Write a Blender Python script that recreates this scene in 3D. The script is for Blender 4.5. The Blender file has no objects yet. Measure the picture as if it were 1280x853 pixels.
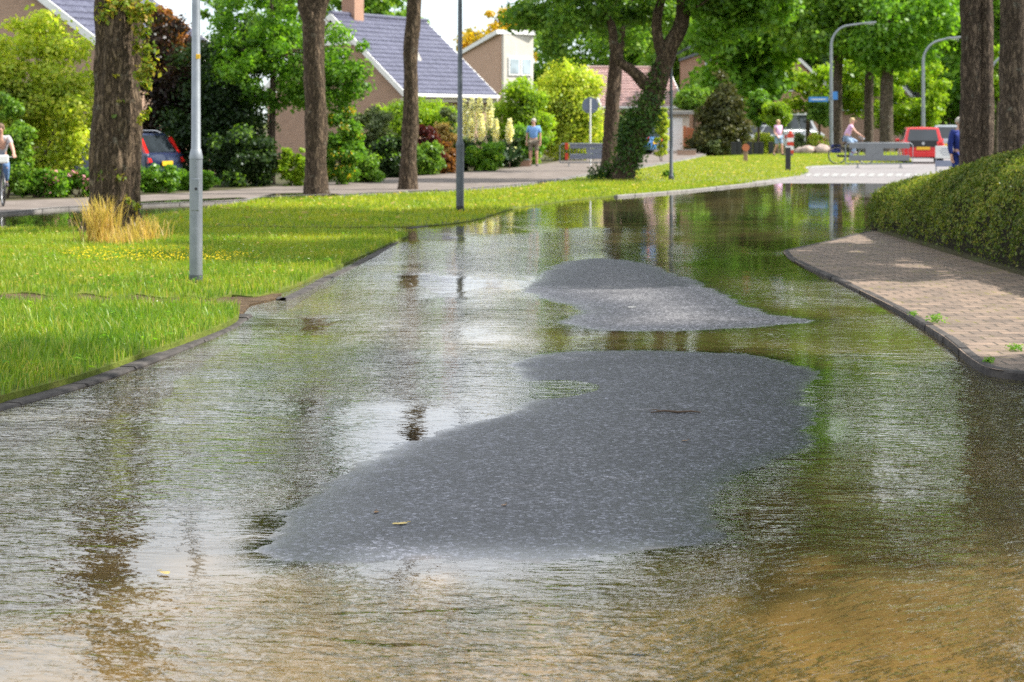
import bpy, bmesh, math, random
import numpy as np
from mathutils import Vector, Matrix, noise as mnoise
R = math.radians
random.seed(7); rng = np.random.default_rng(11)
SC = bpy.context.scene
COL = SC.collection
# ------------------------------------------------------------------ camera, sky, sun, exposure
F, H, HOR = 2666.7, 1.75, 150.0           # focal length in photo pixels, eye height (m), horizon row
cam = bpy.data.cameras.new('camera'); cam.lens = 75; cam.sensor_width = 36
cam.shift_y = -(426.5 - HOR) / 1280; cam.clip_end = 3000; cam.clip_start = .1
cam.dof.use_dof = True; cam.dof.focus_distance = 11.5; cam.dof.aperture_fstop = 5.6
co = bpy.data.objects.new('camera', cam); co.location = (0, 0, H); co.rotation_euler = (R(90), 0, 0)
COL.objects.link(co); SC.camera = co
SUN_AZ, SUN_EL = R(81), R(47)             # azimuth from +Y towards +X
W = bpy.data.worlds.new('World'); SC.world = W; W.use_nodes = True
nt = W.node_tree; nt.nodes.clear()
wo = nt.nodes.new('ShaderNodeOutputWorld'); bg = nt.nodes.new('ShaderNodeBackground')
sky = nt.nodes.new('ShaderNodeTexSky'); sky.sky_type = 'NISHITA'; sky.sun_disc = False
sky.sun_elevation = SUN_EL; sky.sun_rotation = SUN_AZ; sky.air_density = 1.0; sky.dust_density = .3; sky.ozone_density = 2.0
tc = nt.nodes.new('ShaderNodeTexCoord'); mp = nt.nodes.new('ShaderNodeMapping'); mp.inputs['Scale'].default_value = (1, 1, 2.6)
nz = nt.nodes.new('ShaderNodeTexNoise'); nz.inputs['Scale'].default_value = 3.1; nz.inputs['Detail'].default_value = 7; nz.inputs['Roughness'].default_value = .55
rp = nt.nodes.new('ShaderNodeValToRGB'); rp.color_ramp.elements[0].position = .27; rp.color_ramp.elements[1].position = .44
mx = nt.nodes.new('ShaderNodeMix'); mx.data_type = 'RGBA'; mx.inputs[7].default_value = (7.3, 7.7, 8.2, 1)
tint = nt.nodes.new('ShaderNodeMix'); tint.data_type = 'RGBA'; tint.blend_type = 'MULTIPLY'; tint.inputs[0].default_value = 1; tint.inputs[7].default_value = (.60, .72, .86, 1)
nt.links.new(sky.outputs[0], tint.inputs[6])
sx_ = nt.nodes.new('ShaderNodeSeparateXYZ'); nt.links.new(tc.outputs['Generated'], sx_.inputs[0])
mr = nt.nodes.new('ShaderNodeMapRange'); nt.links.new(sx_.outputs[2], mr.inputs[0])
for k_, v_ in ((1, .035), (2, .10), (3, .45), (4, 1.0)): mr.inputs[k_].default_value = v_       # thinner cloud right above the horizon
low = nt.nodes.new('ShaderNodeMath'); low.operation = 'MULTIPLY'; nt.links.new(rp.outputs[0], low.inputs[0]); nt.links.new(mr.outputs[0], low.inputs[1])
for a, b in ((tc.outputs['Generated'], mp.inputs['Vector']), (mp.outputs[0], nz.inputs['Vector']), (nz.outputs['Fac'], rp.inputs[0]),
             (low.outputs[0], mx.inputs[0]), (tint.outputs[2], mx.inputs[6]), (mx.outputs[2], bg.inputs['Color']), (bg.outputs[0], wo.inputs[0])):
    nt.links.new(a, b)
bg.inputs['Strength'].default_value = .11
sd = bpy.data.lights.new('sun', 'SUN'); sd.energy = 5.0; sd.angle = R(.5); sd.color = (1, .95, .86)
so = bpy.data.objects.new('sun', sd); COL.objects.link(so)
sv = Vector((math.sin(SUN_AZ) * math.cos(SUN_EL), math.cos(SUN_AZ) * math.cos(SUN_EL), math.sin(SUN_EL)))
so.rotation_euler = sv.to_track_quat('Z', 'Y').to_euler(); so.location = (30, 20, 40)
vs = SC.view_settings; vs.view_transform = 'Standard'; vs.look = 'None'; vs.gamma = 1; vs.use_curve_mapping = False; vs.exposure = .98
cy = SC.cycles; cy.max_bounces = 8; cy.transparent_max_bounces = 12; cy.use_denoising = False; cy.caustics_reflective = False; cy.caustics_refractive = False
cy.sample_clamp_indirect = 6
# ------------------------------------------------------------------ helpers
def at(px, py, Z): return Vector(((px - 640) / F * Z, Z, H - (py - HOR) / F * Z))
def gz(py, z=0.0): return F * (H - z) / (py - HOR)
def g(px, py, z=0.0):
    Z = gz(py, z); return ((px - 640) / F * Z, Z)
def inpoly(P, poly):
    x, y = P[:, 0], P[:, 1]; c = np.zeros(len(P), bool); n = len(poly)
    for i in range(n):
        x1, y1 = poly[i]; x2, y2 = poly[i - 1]
        k = (y1 > y) != (y2 > y)
        with np.errstate(divide='ignore', invalid='ignore'):
            c ^= k & (x < (x2 - x1) * (y - y1) / (y2 - y1 + 1e-12) + x1)
    return c
def sdist(P, poly):
    d = np.full(len(P), 1e9)
    for i in range(len(poly)):
        a = np.array(poly[i - 1]); b = np.array(poly[i]); ab = b - a
        t = np.clip(((P - a) @ ab) / (ab @ ab + 1e-12), 0, 1)
        d = np.minimum(d, np.linalg.norm(P - (a + t[:, None] * ab), axis=1))
    return np.where(inpoly(P, poly), d, -d)
def smooth_poly(pts, n=6, closed=True):
    out = []; N = len(pts)
    for i in range(N if closed else N - 1):
        p = [np.array(pts[(i + k) % N] if closed else pts[min(max(i + k, 0), N - 1)], float) for k in (-1, 0, 1, 2)]
        for j in range(n):
            t = j / n
            out.append(tuple(.5 * (2 * p[1] + (p[2] - p[0]) * t + (2 * p[0] - 5 * p[1] + 4 * p[2] - p[3]) * t * t + (3 * p[1] - p[0] - 3 * p[2] + p[3]) * t ** 3)))
    if not closed: out.append(tuple(pts[-1]))
    return out
def vnoise(P, s, seed=0, oct=3):
    return np.array([mnoise.fractal((x * s + seed * 17.3, y * s - seed * 9.1, seed * 3.7), .9, 2.0, oct) for x, y in P])

def npmesh(name, V, Fc, mats, parent=None, smooth=False, mi=None, loc=None):
    V = np.asarray(V, np.float32); Fc = np.asarray(Fc, np.int32)
    me = bpy.data.meshes.new(name); n, k = Fc.shape
    me.vertices.add(len(V)); me.vertices.foreach_set('co', V.ravel())
    me.loops.add(n * k); me.loops.foreach_set('vertex_index', Fc.ravel())
    me.polygons.add(n); me.polygons.foreach_set('loop_start', np.arange(0, n * k, k, dtype=np.int32))
    if mi is not None: me.polygons.foreach_set('material_index', np.asarray(mi, np.int32))
    if smooth: me.polygons.foreach_set('use_smooth', np.ones(n, bool))
    for m in (mats if isinstance(mats, (list, tuple)) else [mats]): me.materials.append(m)
    me.update(calc_edges=True); me.validate()
    return link(name, me, parent, loc)
def link(name, me, parent=None, loc=None):
    o = bpy.data.objects.new(name, me); COL.objects.link(o)
    if parent: o.parent = parent
    if loc: o.location = loc
    return o
def tag(o, label=None, cat=None, group=None, kind=None):
    if label: o['label'] = label
    if cat: o['category'] = cat
    if group: o['group'] = group
    if kind: o['kind'] = kind
    return o
def thing(name, label, cat, loc=(0, 0, 0), rz=0, group=None):
    o = bpy.data.objects.new(name, None); o.empty_display_size = .2; COL.objects.link(o)
    o.location = loc; o.rotation_euler = (0, 0, rz); return tag(o, label, cat, group)
def copy_tree(o, parent=None):
    c = o.copy(); COL.objects.link(c)
    if parent: c.parent = parent
    for ch in list(o.children): copy_tree(ch, c)
    return c
class MB:
    def __init__(s): s.v = []; s.f = []; s.m = []
    def add(s, vs, fs, m=0):
        b = len(s.v); s.v += [tuple(v) for v in vs]; s.f += [tuple(i + b for i in f) for f in fs]; s.m += [m] * len(fs); return s
    def box(s, c, d, rz=0, m=0, bev=0, rx=0, ry=0):
        M = Matrix.Translation(c) @ Matrix.Rotation(rz, 4, 'Z') @ Matrix.Rotation(ry, 4, 'Y') @ Matrix.Rotation(rx, 4, 'X')
        bm = bmesh.new(); bmesh.ops.create_cube(bm, size=1)
        bmesh.ops.scale(bm, vec=d, verts=bm.verts)
        if bev: bmesh.ops.bevel(bm, geom=bm.edges, offset=bev, segments=2, affect='EDGES', profile=.5)
        bm.verts.index_update(); s.add([M @ v.co for v in bm.verts], [[v.index for v in f.verts] for f in bm.faces], m); bm.free(); return s
    def tube(s, path, rad, n=8, m=0, cap=True, disp=None):
        path = [Vector(p) for p in path]; N = len(path)
        if not hasattr(rad, '__len__'): rad = [rad] * N
        vs = []; up = None
        for i, p in enumerate(path):
            t = (path[min(i + 1, N - 1)] - path[max(i - 1, 0)]).normalized()
            if up is None: up = t.orthogonal().normalized()
            up = (up - t * up.dot(t)).normalized(); b = t.cross(up)
            for k in range(n):
                a = 2 * math.pi * k / n; d = up * math.cos(a) + b * math.sin(a)
                r = rad[i] + (disp(p, d, rad[i]) if disp else 0)
                vs.append(p + d * r)
        fs = [(i * n + k, i * n + (k + 1) % n, (i + 1) * n + (k + 1) % n, (i + 1) * n + k) for i in range(N - 1) for k in range(n)]
        if cap: fs += [tuple(range(n))[::-1], tuple((N - 1) * n + k for k in range(n))]
        return s.add(vs, fs, m)
    def ell(s, c, r, m=0, u=12, v=8, rz=0):
        c = Vector(c); vs = []; ro = Matrix.Rotation(rz, 3, 'Z')
        for j in range(v + 1):
            th = math.pi * j / v
            for i in range(u):
                a = 2 * math.pi * i / u
                vs.append(c + ro @ Vector((r[0] * math.sin(th) * math.cos(a), r[1] * math.sin(th) * math.sin(a), r[2] * math.cos(th))))
        return s.add(vs, [(j * u + i, (j + 1) * u + i, (j + 1) * u + (i + 1) % u, j * u + (i + 1) % u) for j in range(v) for i in range(u)], m)
    def torus(s, c, Rr, r, axis='X', n=32, k=8, m=0):
        vs = []; c = Vector(c)
        for i in range(n):
            a = 2 * math.pi * i / n
            for j in range(k):
                b = 2 * math.pi * j / k; q = Rr + r * math.cos(b)
                v = (r * math.sin(b), q * math.cos(a), q * math.sin(a))
                if axis == 'Z': v = (v[1], v[2], v[0])
                if axis == 'Y': v = (v[1], v[0], v[2])
                vs.append(c + Vector(v))
        return s.add(vs, [(i * k + j, i * k + (j + 1) % k, ((i + 1) % n) * k + (j + 1) % k, ((i + 1) % n) * k + j) for i in range(n) for j in range(k)], m)
    def disc(s, c, r, th, axis='Y', n=24, m=0):
        c = Vector(c); e = {'X': Vector((1, 0, 0)), 'Y': Vector((0, 1, 0)), 'Z': Vector((0, 0, 1))}[axis]
        return s.tube([c - e * th / 2, c + e * th / 2], r, n, m)
    def prism(s, poly, z0, z1, m=0):
        n = len(poly); vs = [(x, y, z0) for x, y in poly] + [(x, y, z1) for x, y in poly]
        return s.add(vs, [tuple(range(n, 2 * n)), tuple(range(n))[::-1]] + [(i, (i + 1) % n, n + (i + 1) % n, n + i) for i in range(n)], m)
    def panel(s, pts, th, m=0):            # flat polygon in space with a thickness
        p = [Vector(q) for q in pts]; nrm = Vector((0, 0, 0))
        for i in range(len(p)): nrm += p[i].cross(p[(i + 1) % len(p)])
        nrm.normalize(); n = len(p); vs = [q + nrm * th / 2 for q in p] + [q - nrm * th / 2 for q in p]
        return s.add(vs, [tuple(range(n)), tuple(range(n, 2 * n))[::-1]] + [(i, n + i, n + (i + 1) % n, (i + 1) % n) for i in range(n)], m)
    def build(s, name, mats, parent=None, smooth=False, loc=None, normals=True):
        me = bpy.data.meshes.new(name); me.from_pydata(s.v, [], s.f)
        for m in (mats if isinstance(mats, (list, tuple)) else [mats]): me.materials.append(m)
        me.polygons.foreach_set('material_index', s.m)
        if normals:
            bm = bmesh.new(); bm.from_mesh(me); bmesh.ops.recalc_face_normals(bm, faces=bm.faces); bm.to_mesh(me); bm.free()
        if smooth: me.polygons.foreach_set('use_smooth', [True] * len(me.polygons))
        if smooth and hasattr(me, 'set_sharp_from_angle'): me.set_sharp_from_angle(angle=R(42))
        me.update(); return link(name, me, parent, loc)
# ------------------------------------------------------------------ materials
class NT:
    def __init__(s, name):
        s.m = bpy.data.materials.new(name); s.m.use_nodes = True; s.t = s.m.node_tree; s.t.nodes.clear()
        s.out = s.n('OutputMaterial')
    def n(s, typ, **kw):
        nd = s.t.nodes.new('ShaderNode' + typ)
        for k, v in kw.items():
            if k[0] == '_': setattr(nd, k[1:], v)
            else:
                i = nd.inputs[int(k[1:])] if k[0] == 'i' and k[1:].isdigit() else nd.inputs[k.replace('_', ' ')]
                s.set(i, v)
        return nd
    def set(s, i, v):
        if hasattr(v, 'is_output') or isinstance(v, bpy.types.NodeSocket): s.t.links.new(v, i)
        elif isinstance(v, (tuple, list)) and len(v) == 3 and i.type == 'RGBA': i.default_value = (*v, 1)
        else: i.default_value = v
    def ramp(s, fac, stops):
        nd = s.n('ValToRGB', Fac=fac); e = nd.color_ramp.elements
        while len(e) < len(stops): e.new(.5)
        for el, (p, c) in zip(e, stops): el.position = p; el.color = (*c, 1) if len(c) == 3 else c
        return nd.outputs[0]
    def noise(s, scale, vec=None, detail=4, rough=.55, dist=0):
        nd = s.n('TexNoise', Scale=scale, Detail=detail, Roughness=rough, Distortion=dist)
        if vec is not None: s.set(nd.inputs['Vector'], vec)
        return nd.outputs['Fac']
    def obj(s, scale=(1, 1, 1)):
        c = s.n('TexCoord').outputs['Object']; return s.n('Mapping', i0=c, i3=scale).outputs[0]
    def world(s, scale=(1, 1, 1)):
        c = s.n('NewGeometry').outputs['Position']; return s.n('Mapping', i0=c, i3=scale).outputs[0]
    def math(s, op, a, b=0.0, clamp=False):
        return s.n('Math', _operation=op, _use_clamp=clamp, i0=a, i1=b).outputs[0]
    def mix(s, f, a, b, typ='MIX'):
        nd = s.n('Mix', _data_type='RGBA', _blend_type=typ); s.set(nd.inputs[0], f); s.set(nd.inputs[6], a); s.set(nd.inputs[7], b); return nd.outputs[2]
    def bump(s, h, dist, strength=1.0, nrm=None):
        nd = s.n('Bump', Height=h, Distance=dist, Strength=strength)
        if nrm is not None: s.set(nd.inputs['Normal'], nrm)
        return nd.outputs[0]
    def done(s, sh): s.t.links.new(sh, s.out.inputs[0]); return s.m
def c3(*a): return tuple(a)
def mat(name, c, rough=.6, c2=None, scale=8, bump=0, bscale=None, metal=0, spec=.5, coat=0, stretch=(1, 1, 1)):
    t = NT(name); v = t.obj(stretch); nf = t.noise(scale, v)
    c2 = c2 or tuple(x * .8 for x in c)
    col = t.ramp(nf, [(.3, c2), (.7, c)])
    p = t.n('BsdfPrincipled', Base_Color=col, Roughness=rough, Metallic=metal); p.inputs['Specular IOR Level'].default_value = spec
    if coat: p.inputs['Coat Weight'].default_value = coat
    rr = t.math('MULTIPLY_ADD', t.noise(scale * 2.3, v), .25); 
    t.t.nodes[-1].inputs[2].default_value = rough - .12; t.set(p.inputs['Roughness'], rr)
    if bump: t.set(p.inputs['Normal'], t.bump(t.noise(bscale or scale * 3, v, 6), bump))
    return t.done(p.outputs[0])
def leafmat(name, cols, trans=.45, nscale=.6, gloss=.016, tcol=None):
    t = NT(name); rnd = t.n('NewGeometry').outputs['Random Per Island']
    k = len(cols); col = t.ramp(rnd, [(i / max(1, k - 1), c) for i, c in enumerate(cols)])
    nf = t.noise(nscale, t.obj(), 3)
    br = t.ramp(nf, [(.32, (.66, .7, .66)), (.68, (1.4, 1.3, 1.05))])
    col = t.mix(1.0, col, br, 'MULTIPLY')
    d = t.n('BsdfDiffuse', Color=col); tr = t.n('BsdfTranslucent', Color=t.mix(1.0, col, (1.35, 1.45, .6), 'MULTIPLY'))
    m1 = t.n('MixShader', i0=trans, i1=d.outputs[0], i2=tr.outputs[0])
    gl = t.n('BsdfGlossy', Color=(.9, .95, 1), Roughness=.38)
    m2 = t.n('MixShader', i0=gloss, i1=m1.outputs[0], i2=gl.outputs[0])
    return t.done(m2.outputs[0])
def barkmat(name, c, c2, lichen=(.3, .31, .26), sc=1.0):
    t = NT(name); v = t.obj((1, 1, .27)); v1 = t.obj()
    n1 = t.noise(13 * sc, v, 5, .6, .8); n2 = t.noise(34 * sc, v, 5, .65, .4)
    r1 = t.math('ABSOLUTE', t.math('SUBTRACT', n1, .5)); r2 = t.math('ABSOLUTE', t.math('SUBTRACT', n2, .5))
    hgt = t.math('ADD', t.math('ADD', t.math('MULTIPLY', t.math('MINIMUM', r1, .14), 4.0), t.math('MULTIPLY', r2, 1.2)), .12)
    col = t.ramp(hgt, [(.18, tuple(x * .3 for x in c2)), (.45, c2), (.95, c)])
    li = t.ramp(t.noise(5, v1, 5, .7), [(.60, (0, 0, 0)), (.68, (1, 1, 1))])
    col = t.mix(t.math('MULTIPLY', li, .45), col, lichen)
    p = t.n('BsdfPrincipled', Base_Color=col, Roughness=.9, Normal=t.bump(hgt, .035 / sc)); p.inputs['Specular IOR Level'].default_value = .2
    return t.done(p.outputs[0])
def brickmat(name, c1, c2, mortar, sc=1.0):
    t = NT(name); s = t.n('SeparateXYZ', i0=t.obj()); u = t.math('ADD', s.outputs[0], s.outputs[1])
    v = t.n('CombineXYZ', i0=u, i1=s.outputs[2]).outputs[0]
    b = t.n('TexBrick', Vector=v, Color1=c1, Color2=c2, Mortar=mortar, Scale=1.0 / sc, Mortar_Size=.012, Bias=0.0, Brick_Width=.22, Row_Height=.065)
    col = t.mix(.5, b.outputs[0], t.ramp(t.noise(2.5, t.obj(), 4), [(.3, c2), (.7, c1)]))
    p = t.n('BsdfPrincipled', Base_Color=col, Roughness=.85, Normal=t.bump(b.outputs[1], -.008))
    return t.done(p.outputs[0])
def tilemat(name, c, c2):
    t = NT(name); uv = t.obj()
    rnd = t.n('NewGeometry').outputs['Random Per Island']
    w = t.n('TexWave', Vector=uv, Scale=3.3, Distortion=0.0, _bands_direction='X').outputs['Fac']
    col = t.ramp(t.noise(3, uv, 5), [(.3, c2), (.7, c)])
    col = t.mix(.35, col, t.ramp(rnd, [(0, c2), (1, tuple(x * 1.3 for x in c))]))
    p = t.n('BsdfPrincipled', Base_Color=col, Roughness=.32, Normal=t.bump(w, .03)); p.inputs['Specular IOR Level'].default_value = .7
    return t.done(p.outputs[0])
M = {}
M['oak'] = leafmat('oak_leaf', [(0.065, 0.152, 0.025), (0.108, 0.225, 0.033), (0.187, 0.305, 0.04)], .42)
M['oak_sun'] = leafmat('sprout_leaf', [(0.13, 0.221, 0.026), (0.208, 0.286, 0.039), (0.338, 0.338, 0.052), (0.416, 0.286, 0.065)], .5, 1.5)
M['leaf_mid'] = leafmat('mid_leaf', [(0.087, 0.179, 0.026), (0.136, 0.269, 0.036), (0.232, 0.359, 0.046)], .45)
M['leaf_lime'] = leafmat('lime_leaf', [(0.168, 0.307, 0.021), (0.247, 0.384, 0.024), (0.337, 0.435, 0.041)], .5)
M['leaf_yel'] = leafmat('yellow_green_leaf', [(0.258, 0.37, 0.04), (0.402, 0.5, 0.06), (0.56, 0.556, 0.09), (0.322, 0.444, 0.06)], .5)
M['leaf_gold'] = leafmat('golden_leaf', [(0.483, 0.322, 0.023), (0.575, 0.391, 0.023), (0.345, 0.299, 0.034)], .45)
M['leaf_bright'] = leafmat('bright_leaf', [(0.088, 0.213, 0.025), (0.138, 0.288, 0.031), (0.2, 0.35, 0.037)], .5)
M['leaf_dark'] = leafmat('dark_leaf', [(0.016, 0.038, 0.013), (0.027, 0.057, 0.017), (0.048, 0.083, 0.023)], .3)
M['leaf_purple'] = leafmat('purple_leaf', [(.022, .014, .014), (.04, .02, .018), (.03, .03, .014)], .3)
M['leaf_grey'] = leafmat('grey_green_leaf', [(0.096, 0.144, 0.06), (0.156, 0.204, 0.096), (0.228, 0.264, 0.132)], .4)
M['leaf_burg'] = leafmat('burgundy_leaf', [(.07, .012, .014), (.12, .02, .02), (.05, .02, .015)], .4)
M['leaf_copper'] = leafmat('copper_leaf', [(.22, .09, .03), (.30, .13, .04), (.12, .06, .025)], .4)
M['leaf_red'] = leafmat('red_leaf', [(.45, .05, .03), (.5, .10, .04)], .4)
M['conifer'] = leafmat('conifer_needle', [(0.042, 0.054, 0.017), (0.072, 0.078, 0.024), (0.108, 0.102, 0.036)], .25)
M['ivy'] = leafmat('ivy_leaf', [(0.029, 0.074, 0.018), (0.048, 0.112, 0.022), (0.097, 0.165, 0.03)], .35, 1.2)
M['hedge'] = leafmat('hedge_leaf', [(0.072, 0.116, 0.022), (0.116, 0.172, 0.029), (0.18, 0.224, 0.038), (0.271, 0.252, 0.072)], .35, .9)
M['yucca_flower'] = leafmat('yucca_petal', [(.80, .76, .60), (.84, .82, .70), (.72, .69, .50)], .35, 3)
M['yucca_leaf'] = leafmat('yucca_blade', [(.03, .07, .04), (.05, .10, .05)], .2)
M['straw'] = leafmat('straw_blade', [(.45, .30, .12), (.58, .42, .18), (.36, .30, .10)], .4, 2)
M['flower_pink'] = leafmat('pink_petal', [(.6, .2, .3), (.7, .35, .45)], .4)
M['flower_yellow'] = leafmat('yellow_petal', [(.75, .55, .02), (.8, .62, .05)], .4)
M['flower_white'] = leafmat('white_petal', [(.75, .75, .7), (.8, .8, .78)], .4)
M['bark'] = barkmat('oak_bark', (.25, .18, .12), (.10, .070, .046), (.28, .26, .20))
M['bark2'] = barkmat('smooth_bark', (.27, .20, .145), (.12, .088, .066), sc=1.2)
M['bark3'] = barkmat('pale_bark', (.26, .20, .15), (.11, .085, .065), sc=1.2)
M['stem'] = mat('shrub_stem', (.09, .06, .04), .9)
M['galv'] = mat('galvanised_steel', (.27, .29, .315), .5, (.20, .22, .245), 6, .0008, 40, .65)
M['galv_dark'] = mat('weathered_steel', (.12, .135, .15), .5, (.08, .09, .10), 6, .0008, 40, .5)
M['white'] = mat('white_paint', (.78, .78, .76), .5, (.68, .68, .66), 3)
M['cream'] = mat('cream_render', (.62, .56, .47), .8, (.5, .45, .38), 2, .004)
M['cream_light'] = mat('pale_beige_panel', (.56, .53, .47), .6, (.48, .45, .40), 3)
M['black'] = mat('black_paint', (.02, .02, .022), .45)
M['rubber'] = mat('black_rubber', (.018, .018, .018), .75)
M['dark_metal'] = mat('dark_metal', (.05, .05, .055), .4, metal=.6)
M['chrome'] = mat('bright_metal', (.6, .6, .62), .25, metal=.9)
M['red_paint'] = mat('red_car_paint', (.66, .010, .012), .3, (.62, .009, .010), 2, coat=.6)
M['navy_paint'] = mat('dark_blue_car_paint', (.018, .028, .075), .3, (.015, .024, .06), 2, coat=.7)
M['silver_paint'] = mat('silver_car_paint', (.42, .45, .48), .3, (.38, .4, .43), 2, metal=.4, coat=.5)
M['white_car'] = mat('white_car_paint', (.75, .76, .78), .3, (.7, .7, .72), 2, coat=.5)
M['blue_paint'] = mat('blue_car_paint', (.05, .16, .42), .3, coat=.5)
M['plate'] = mat('yellow_plate', (.80, .48, .02), .5, (.75, .44, .02), 20)
M['sign_blue'] = mat('blue_sign', (.05, .22, .60), .45, (.045, .2, .55))
M['sign_back'] = mat('grey_blue_sign_back', (.15, .18, .26), .5, (.13, .16, .22))
M['board_grey'] = mat('grey_board', (.24, .27, .36), .6, (.20, .22, .30), 5)
M['board_dark'] = mat('dull_grey_board', (.20, .21, .22), .6, (.16, .17, .18), 5)
M['wood'] = mat('weathered_wood', (.30, .20, .11), .8, (.18, .12, .07), 10, .004, stretch=(1, 1, .2))
M['orange_wood'] = mat('orange_wood', (.52, .17, .06), .7, (.4, .12, .05), 5, stretch=(6, 6, .3))
M['concrete'] = mat('concrete', (.36, .34, .31), .85, (.26, .25, .23), 9, .003)
M['rock'] = mat('pink_rock', (.45, .34, .29), .9, (.3, .24, .21), 4, .03)
M['red_sign'] = mat('red_reflector', (.62, .05, .02), .45)
M['skin'] = mat('skin', (.58, .33, .24), .55, (.50, .27, .19), 12)
M['hair_grey'] = mat('grey_hair', (.52, .47, .42), .7, (.38, .34, .3), 60, .004)
M['hair_brown'] = mat('brown_hair', (.16, .09, .05), .7, (.1, .06, .035), 60, .004)
M['hair_blond'] = mat('blond_hair', (.55, .40, .22), .7, (.42, .3, .16), 60, .004)
M['eye'] = mat('dark_eye', (.03, .02, .02), .3)
M['lip'] = mat('lip', (.40, .15, .12), .5)
M['shirt_blue'] = mat('blue_cotton', (.14, .30, .66), .85, (.22, .40, .72), 30, .004)
M['shirt_grey'] = mat('grey_cotton', (.44, .42, .44), .85, (.36, .34, .36), 14, .004)
M['shirt_pink'] = mat('pink_cotton', (.66, .42, .62), .85, (.58, .35, .55), 14, .004)
M['navy_cloth'] = mat('navy_cloth', (.012, .03, .22), .85, (.01, .022, .15), 14, .004)
M['jeans'] = mat('blue_denim', (.13, .23, .42), .9, (.08, .15, .30), 20, .004)
M['jeans_light'] = mat('light_denim', (.28, .38, .52), .9, (.2, .29, .42), 20, .004)
M['khaki'] = mat('khaki_cloth', (.24, .20, .16), .9, (.18, .15, .12), 14, .004)
M['shoe'] = mat('dark_shoe', (.04, .035, .04), .6)
M['shoe_white'] = mat('pale_shoe', (.55, .52, .5), .6)
M['sock_red'] = mat('dark_red_cloth', (.28, .03, .04), .8)
M['brick_tan'] = brickmat('tan_brick', (.52, .31, .19), (.40, .23, .14), (.42, .38, .32))
M['brick_brown'] = brickmat('brown_brick', (.46, .285, .19), (.33, .20, .135), (.33, .30, .26))
M['brick_red'] = brickmat('red_brick', (.42, .22, .14), (.32, .16, .10), (.40, .34, .28))
M['tile_blue'] = tilemat('glazed_grey_blue_tile', (.095, .097, .15), (.065, .066, .11))
M['tile_pink'] = tilemat('old_red_tile', (.36, .22, .20), (.25, .15, .14))
M['tile_dark'] = tilemat('dark_tile', (.07, .07, .085), (.045, .045, .06))
def glassmat(name, c=(.02, .025, .03)):
    t = NT(name); p = t.n('BsdfPrincipled', Base_Color=t.ramp(t.noise(1.5, t.obj()), [(.4, c), (.6, tuple(x * 1.6 for x in c))]), Roughness=.06); p.inputs['Specular IOR Level'].default_value = .8
    return t.done(p.outputs[0])
M['glass'] = glassmat('window_glass'); M['glass_light'] = glassmat('curtained_glass', (.25, .30, .33))
def lightmat(name, c):
    t = NT(name); p = t.n('BsdfPrincipled', Base_Color=c, Roughness=.15); p.inputs['Coat Weight'].default_value = .6; return t.done(p.outputs[0])
M['tail'] = lightmat('red_tail_light', (.60, .02, .015)); M['lamp_lens'] = lightmat('clear_lens', (.7, .7, .68))
# ground materials
def asphalt_near():
    t = NT('wet_asphalt'); P = t.world()
    at_ = lambda k: t.n('Attribute', _attribute_name=k).outputs['Fac']
    sand, wet, film = at_('sand'), at_('wet'), at_('film')
    vo = t.n('TexVoronoi', Vector=P, Scale=54, Randomness=1.0).outputs['Color']; vb = t.n('TexVoronoi', Vector=P, Scale=130).outputs['Color']
    agg = t.n('SeparateColor', i0=vo).outputs[0]; ag2 = t.n('SeparateColor', i0=vb).outputs[1]
    grain = t.math('ADD', t.math('MULTIPLY', agg, .62), t.math('MULTIPLY', ag2, .38))
    dry = t.ramp(grain, [(.2, (.04, .04, .046)), (.5, (.105, .103, .113)), (.75, (.20, .196, .20)), (.97, (.34, .335, .33))])
    wetc = t.ramp(grain, [(.2, (.003, .003, .005)), (.5, (.015, .0155, .024)), (.75, (.052, .054, .074)), (.97, (.24, .245, .30))])
    big = t.ramp(t.noise(1.6, P, 4), [(.3, (.75, .75, .78)), (.7, (1.2, 1.2, 1.2))])
    col = t.mix(1.0, t.mix(wet, dry, wetc), big, 'MULTIPLY')
    sc = t.ramp(t.noise(2.2, t.world((1, .5, 1)), 5, .6), [(.3, (.22, .15, .058)), (.5, (.40, .265, .108)), (.72, (.56, .35, .15))])
    xr = t.n('MapRange', i0=t.n('SeparateXYZ', i0=P).outputs[0], i1=.3, i2=1.8).outputs[0]; sc = t.mix(t.math('MULTIPLY', xr, .45), sc, (.54, .32, .16))
    sc = t.mix(t.math('MULTIPLY', grain, .25), sc, (.12, .10, .06))
    col = t.mix(sand, col, sc)
    ro = t.math('SUBTRACT', t.math('SUBTRACT', .72, t.math('MULTIPLY', wet, .26)), t.math('MULTIPLY', film, .30))
    bs = t.math('SUBTRACT', 1.0, t.math('MULTIPLY', film, .8)); nb = t.n('Bump', Height=grain, Distance=.011, Strength=bs).outputs[0]
    p = t.n('BsdfPrincipled', Base_Color=col, Roughness=ro, Normal=nb); p.inputs['Specular IOR Level'].default_value = .34
    return t.done(p.outputs[0])
def asphalt_far():
    t = NT('dry_asphalt'); P = t.world()
    col = t.ramp(t.noise(.9, P, 6, .6), [(.3, (.14, .13, .132)), (.7, (.22, .20, .198))])
    p = t.n('BsdfPrincipled', Base_Color=col, Roughness=.8, Normal=t.bump(t.noise(60, P, 3), .006)); return t.done(p.outputs[0])
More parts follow.
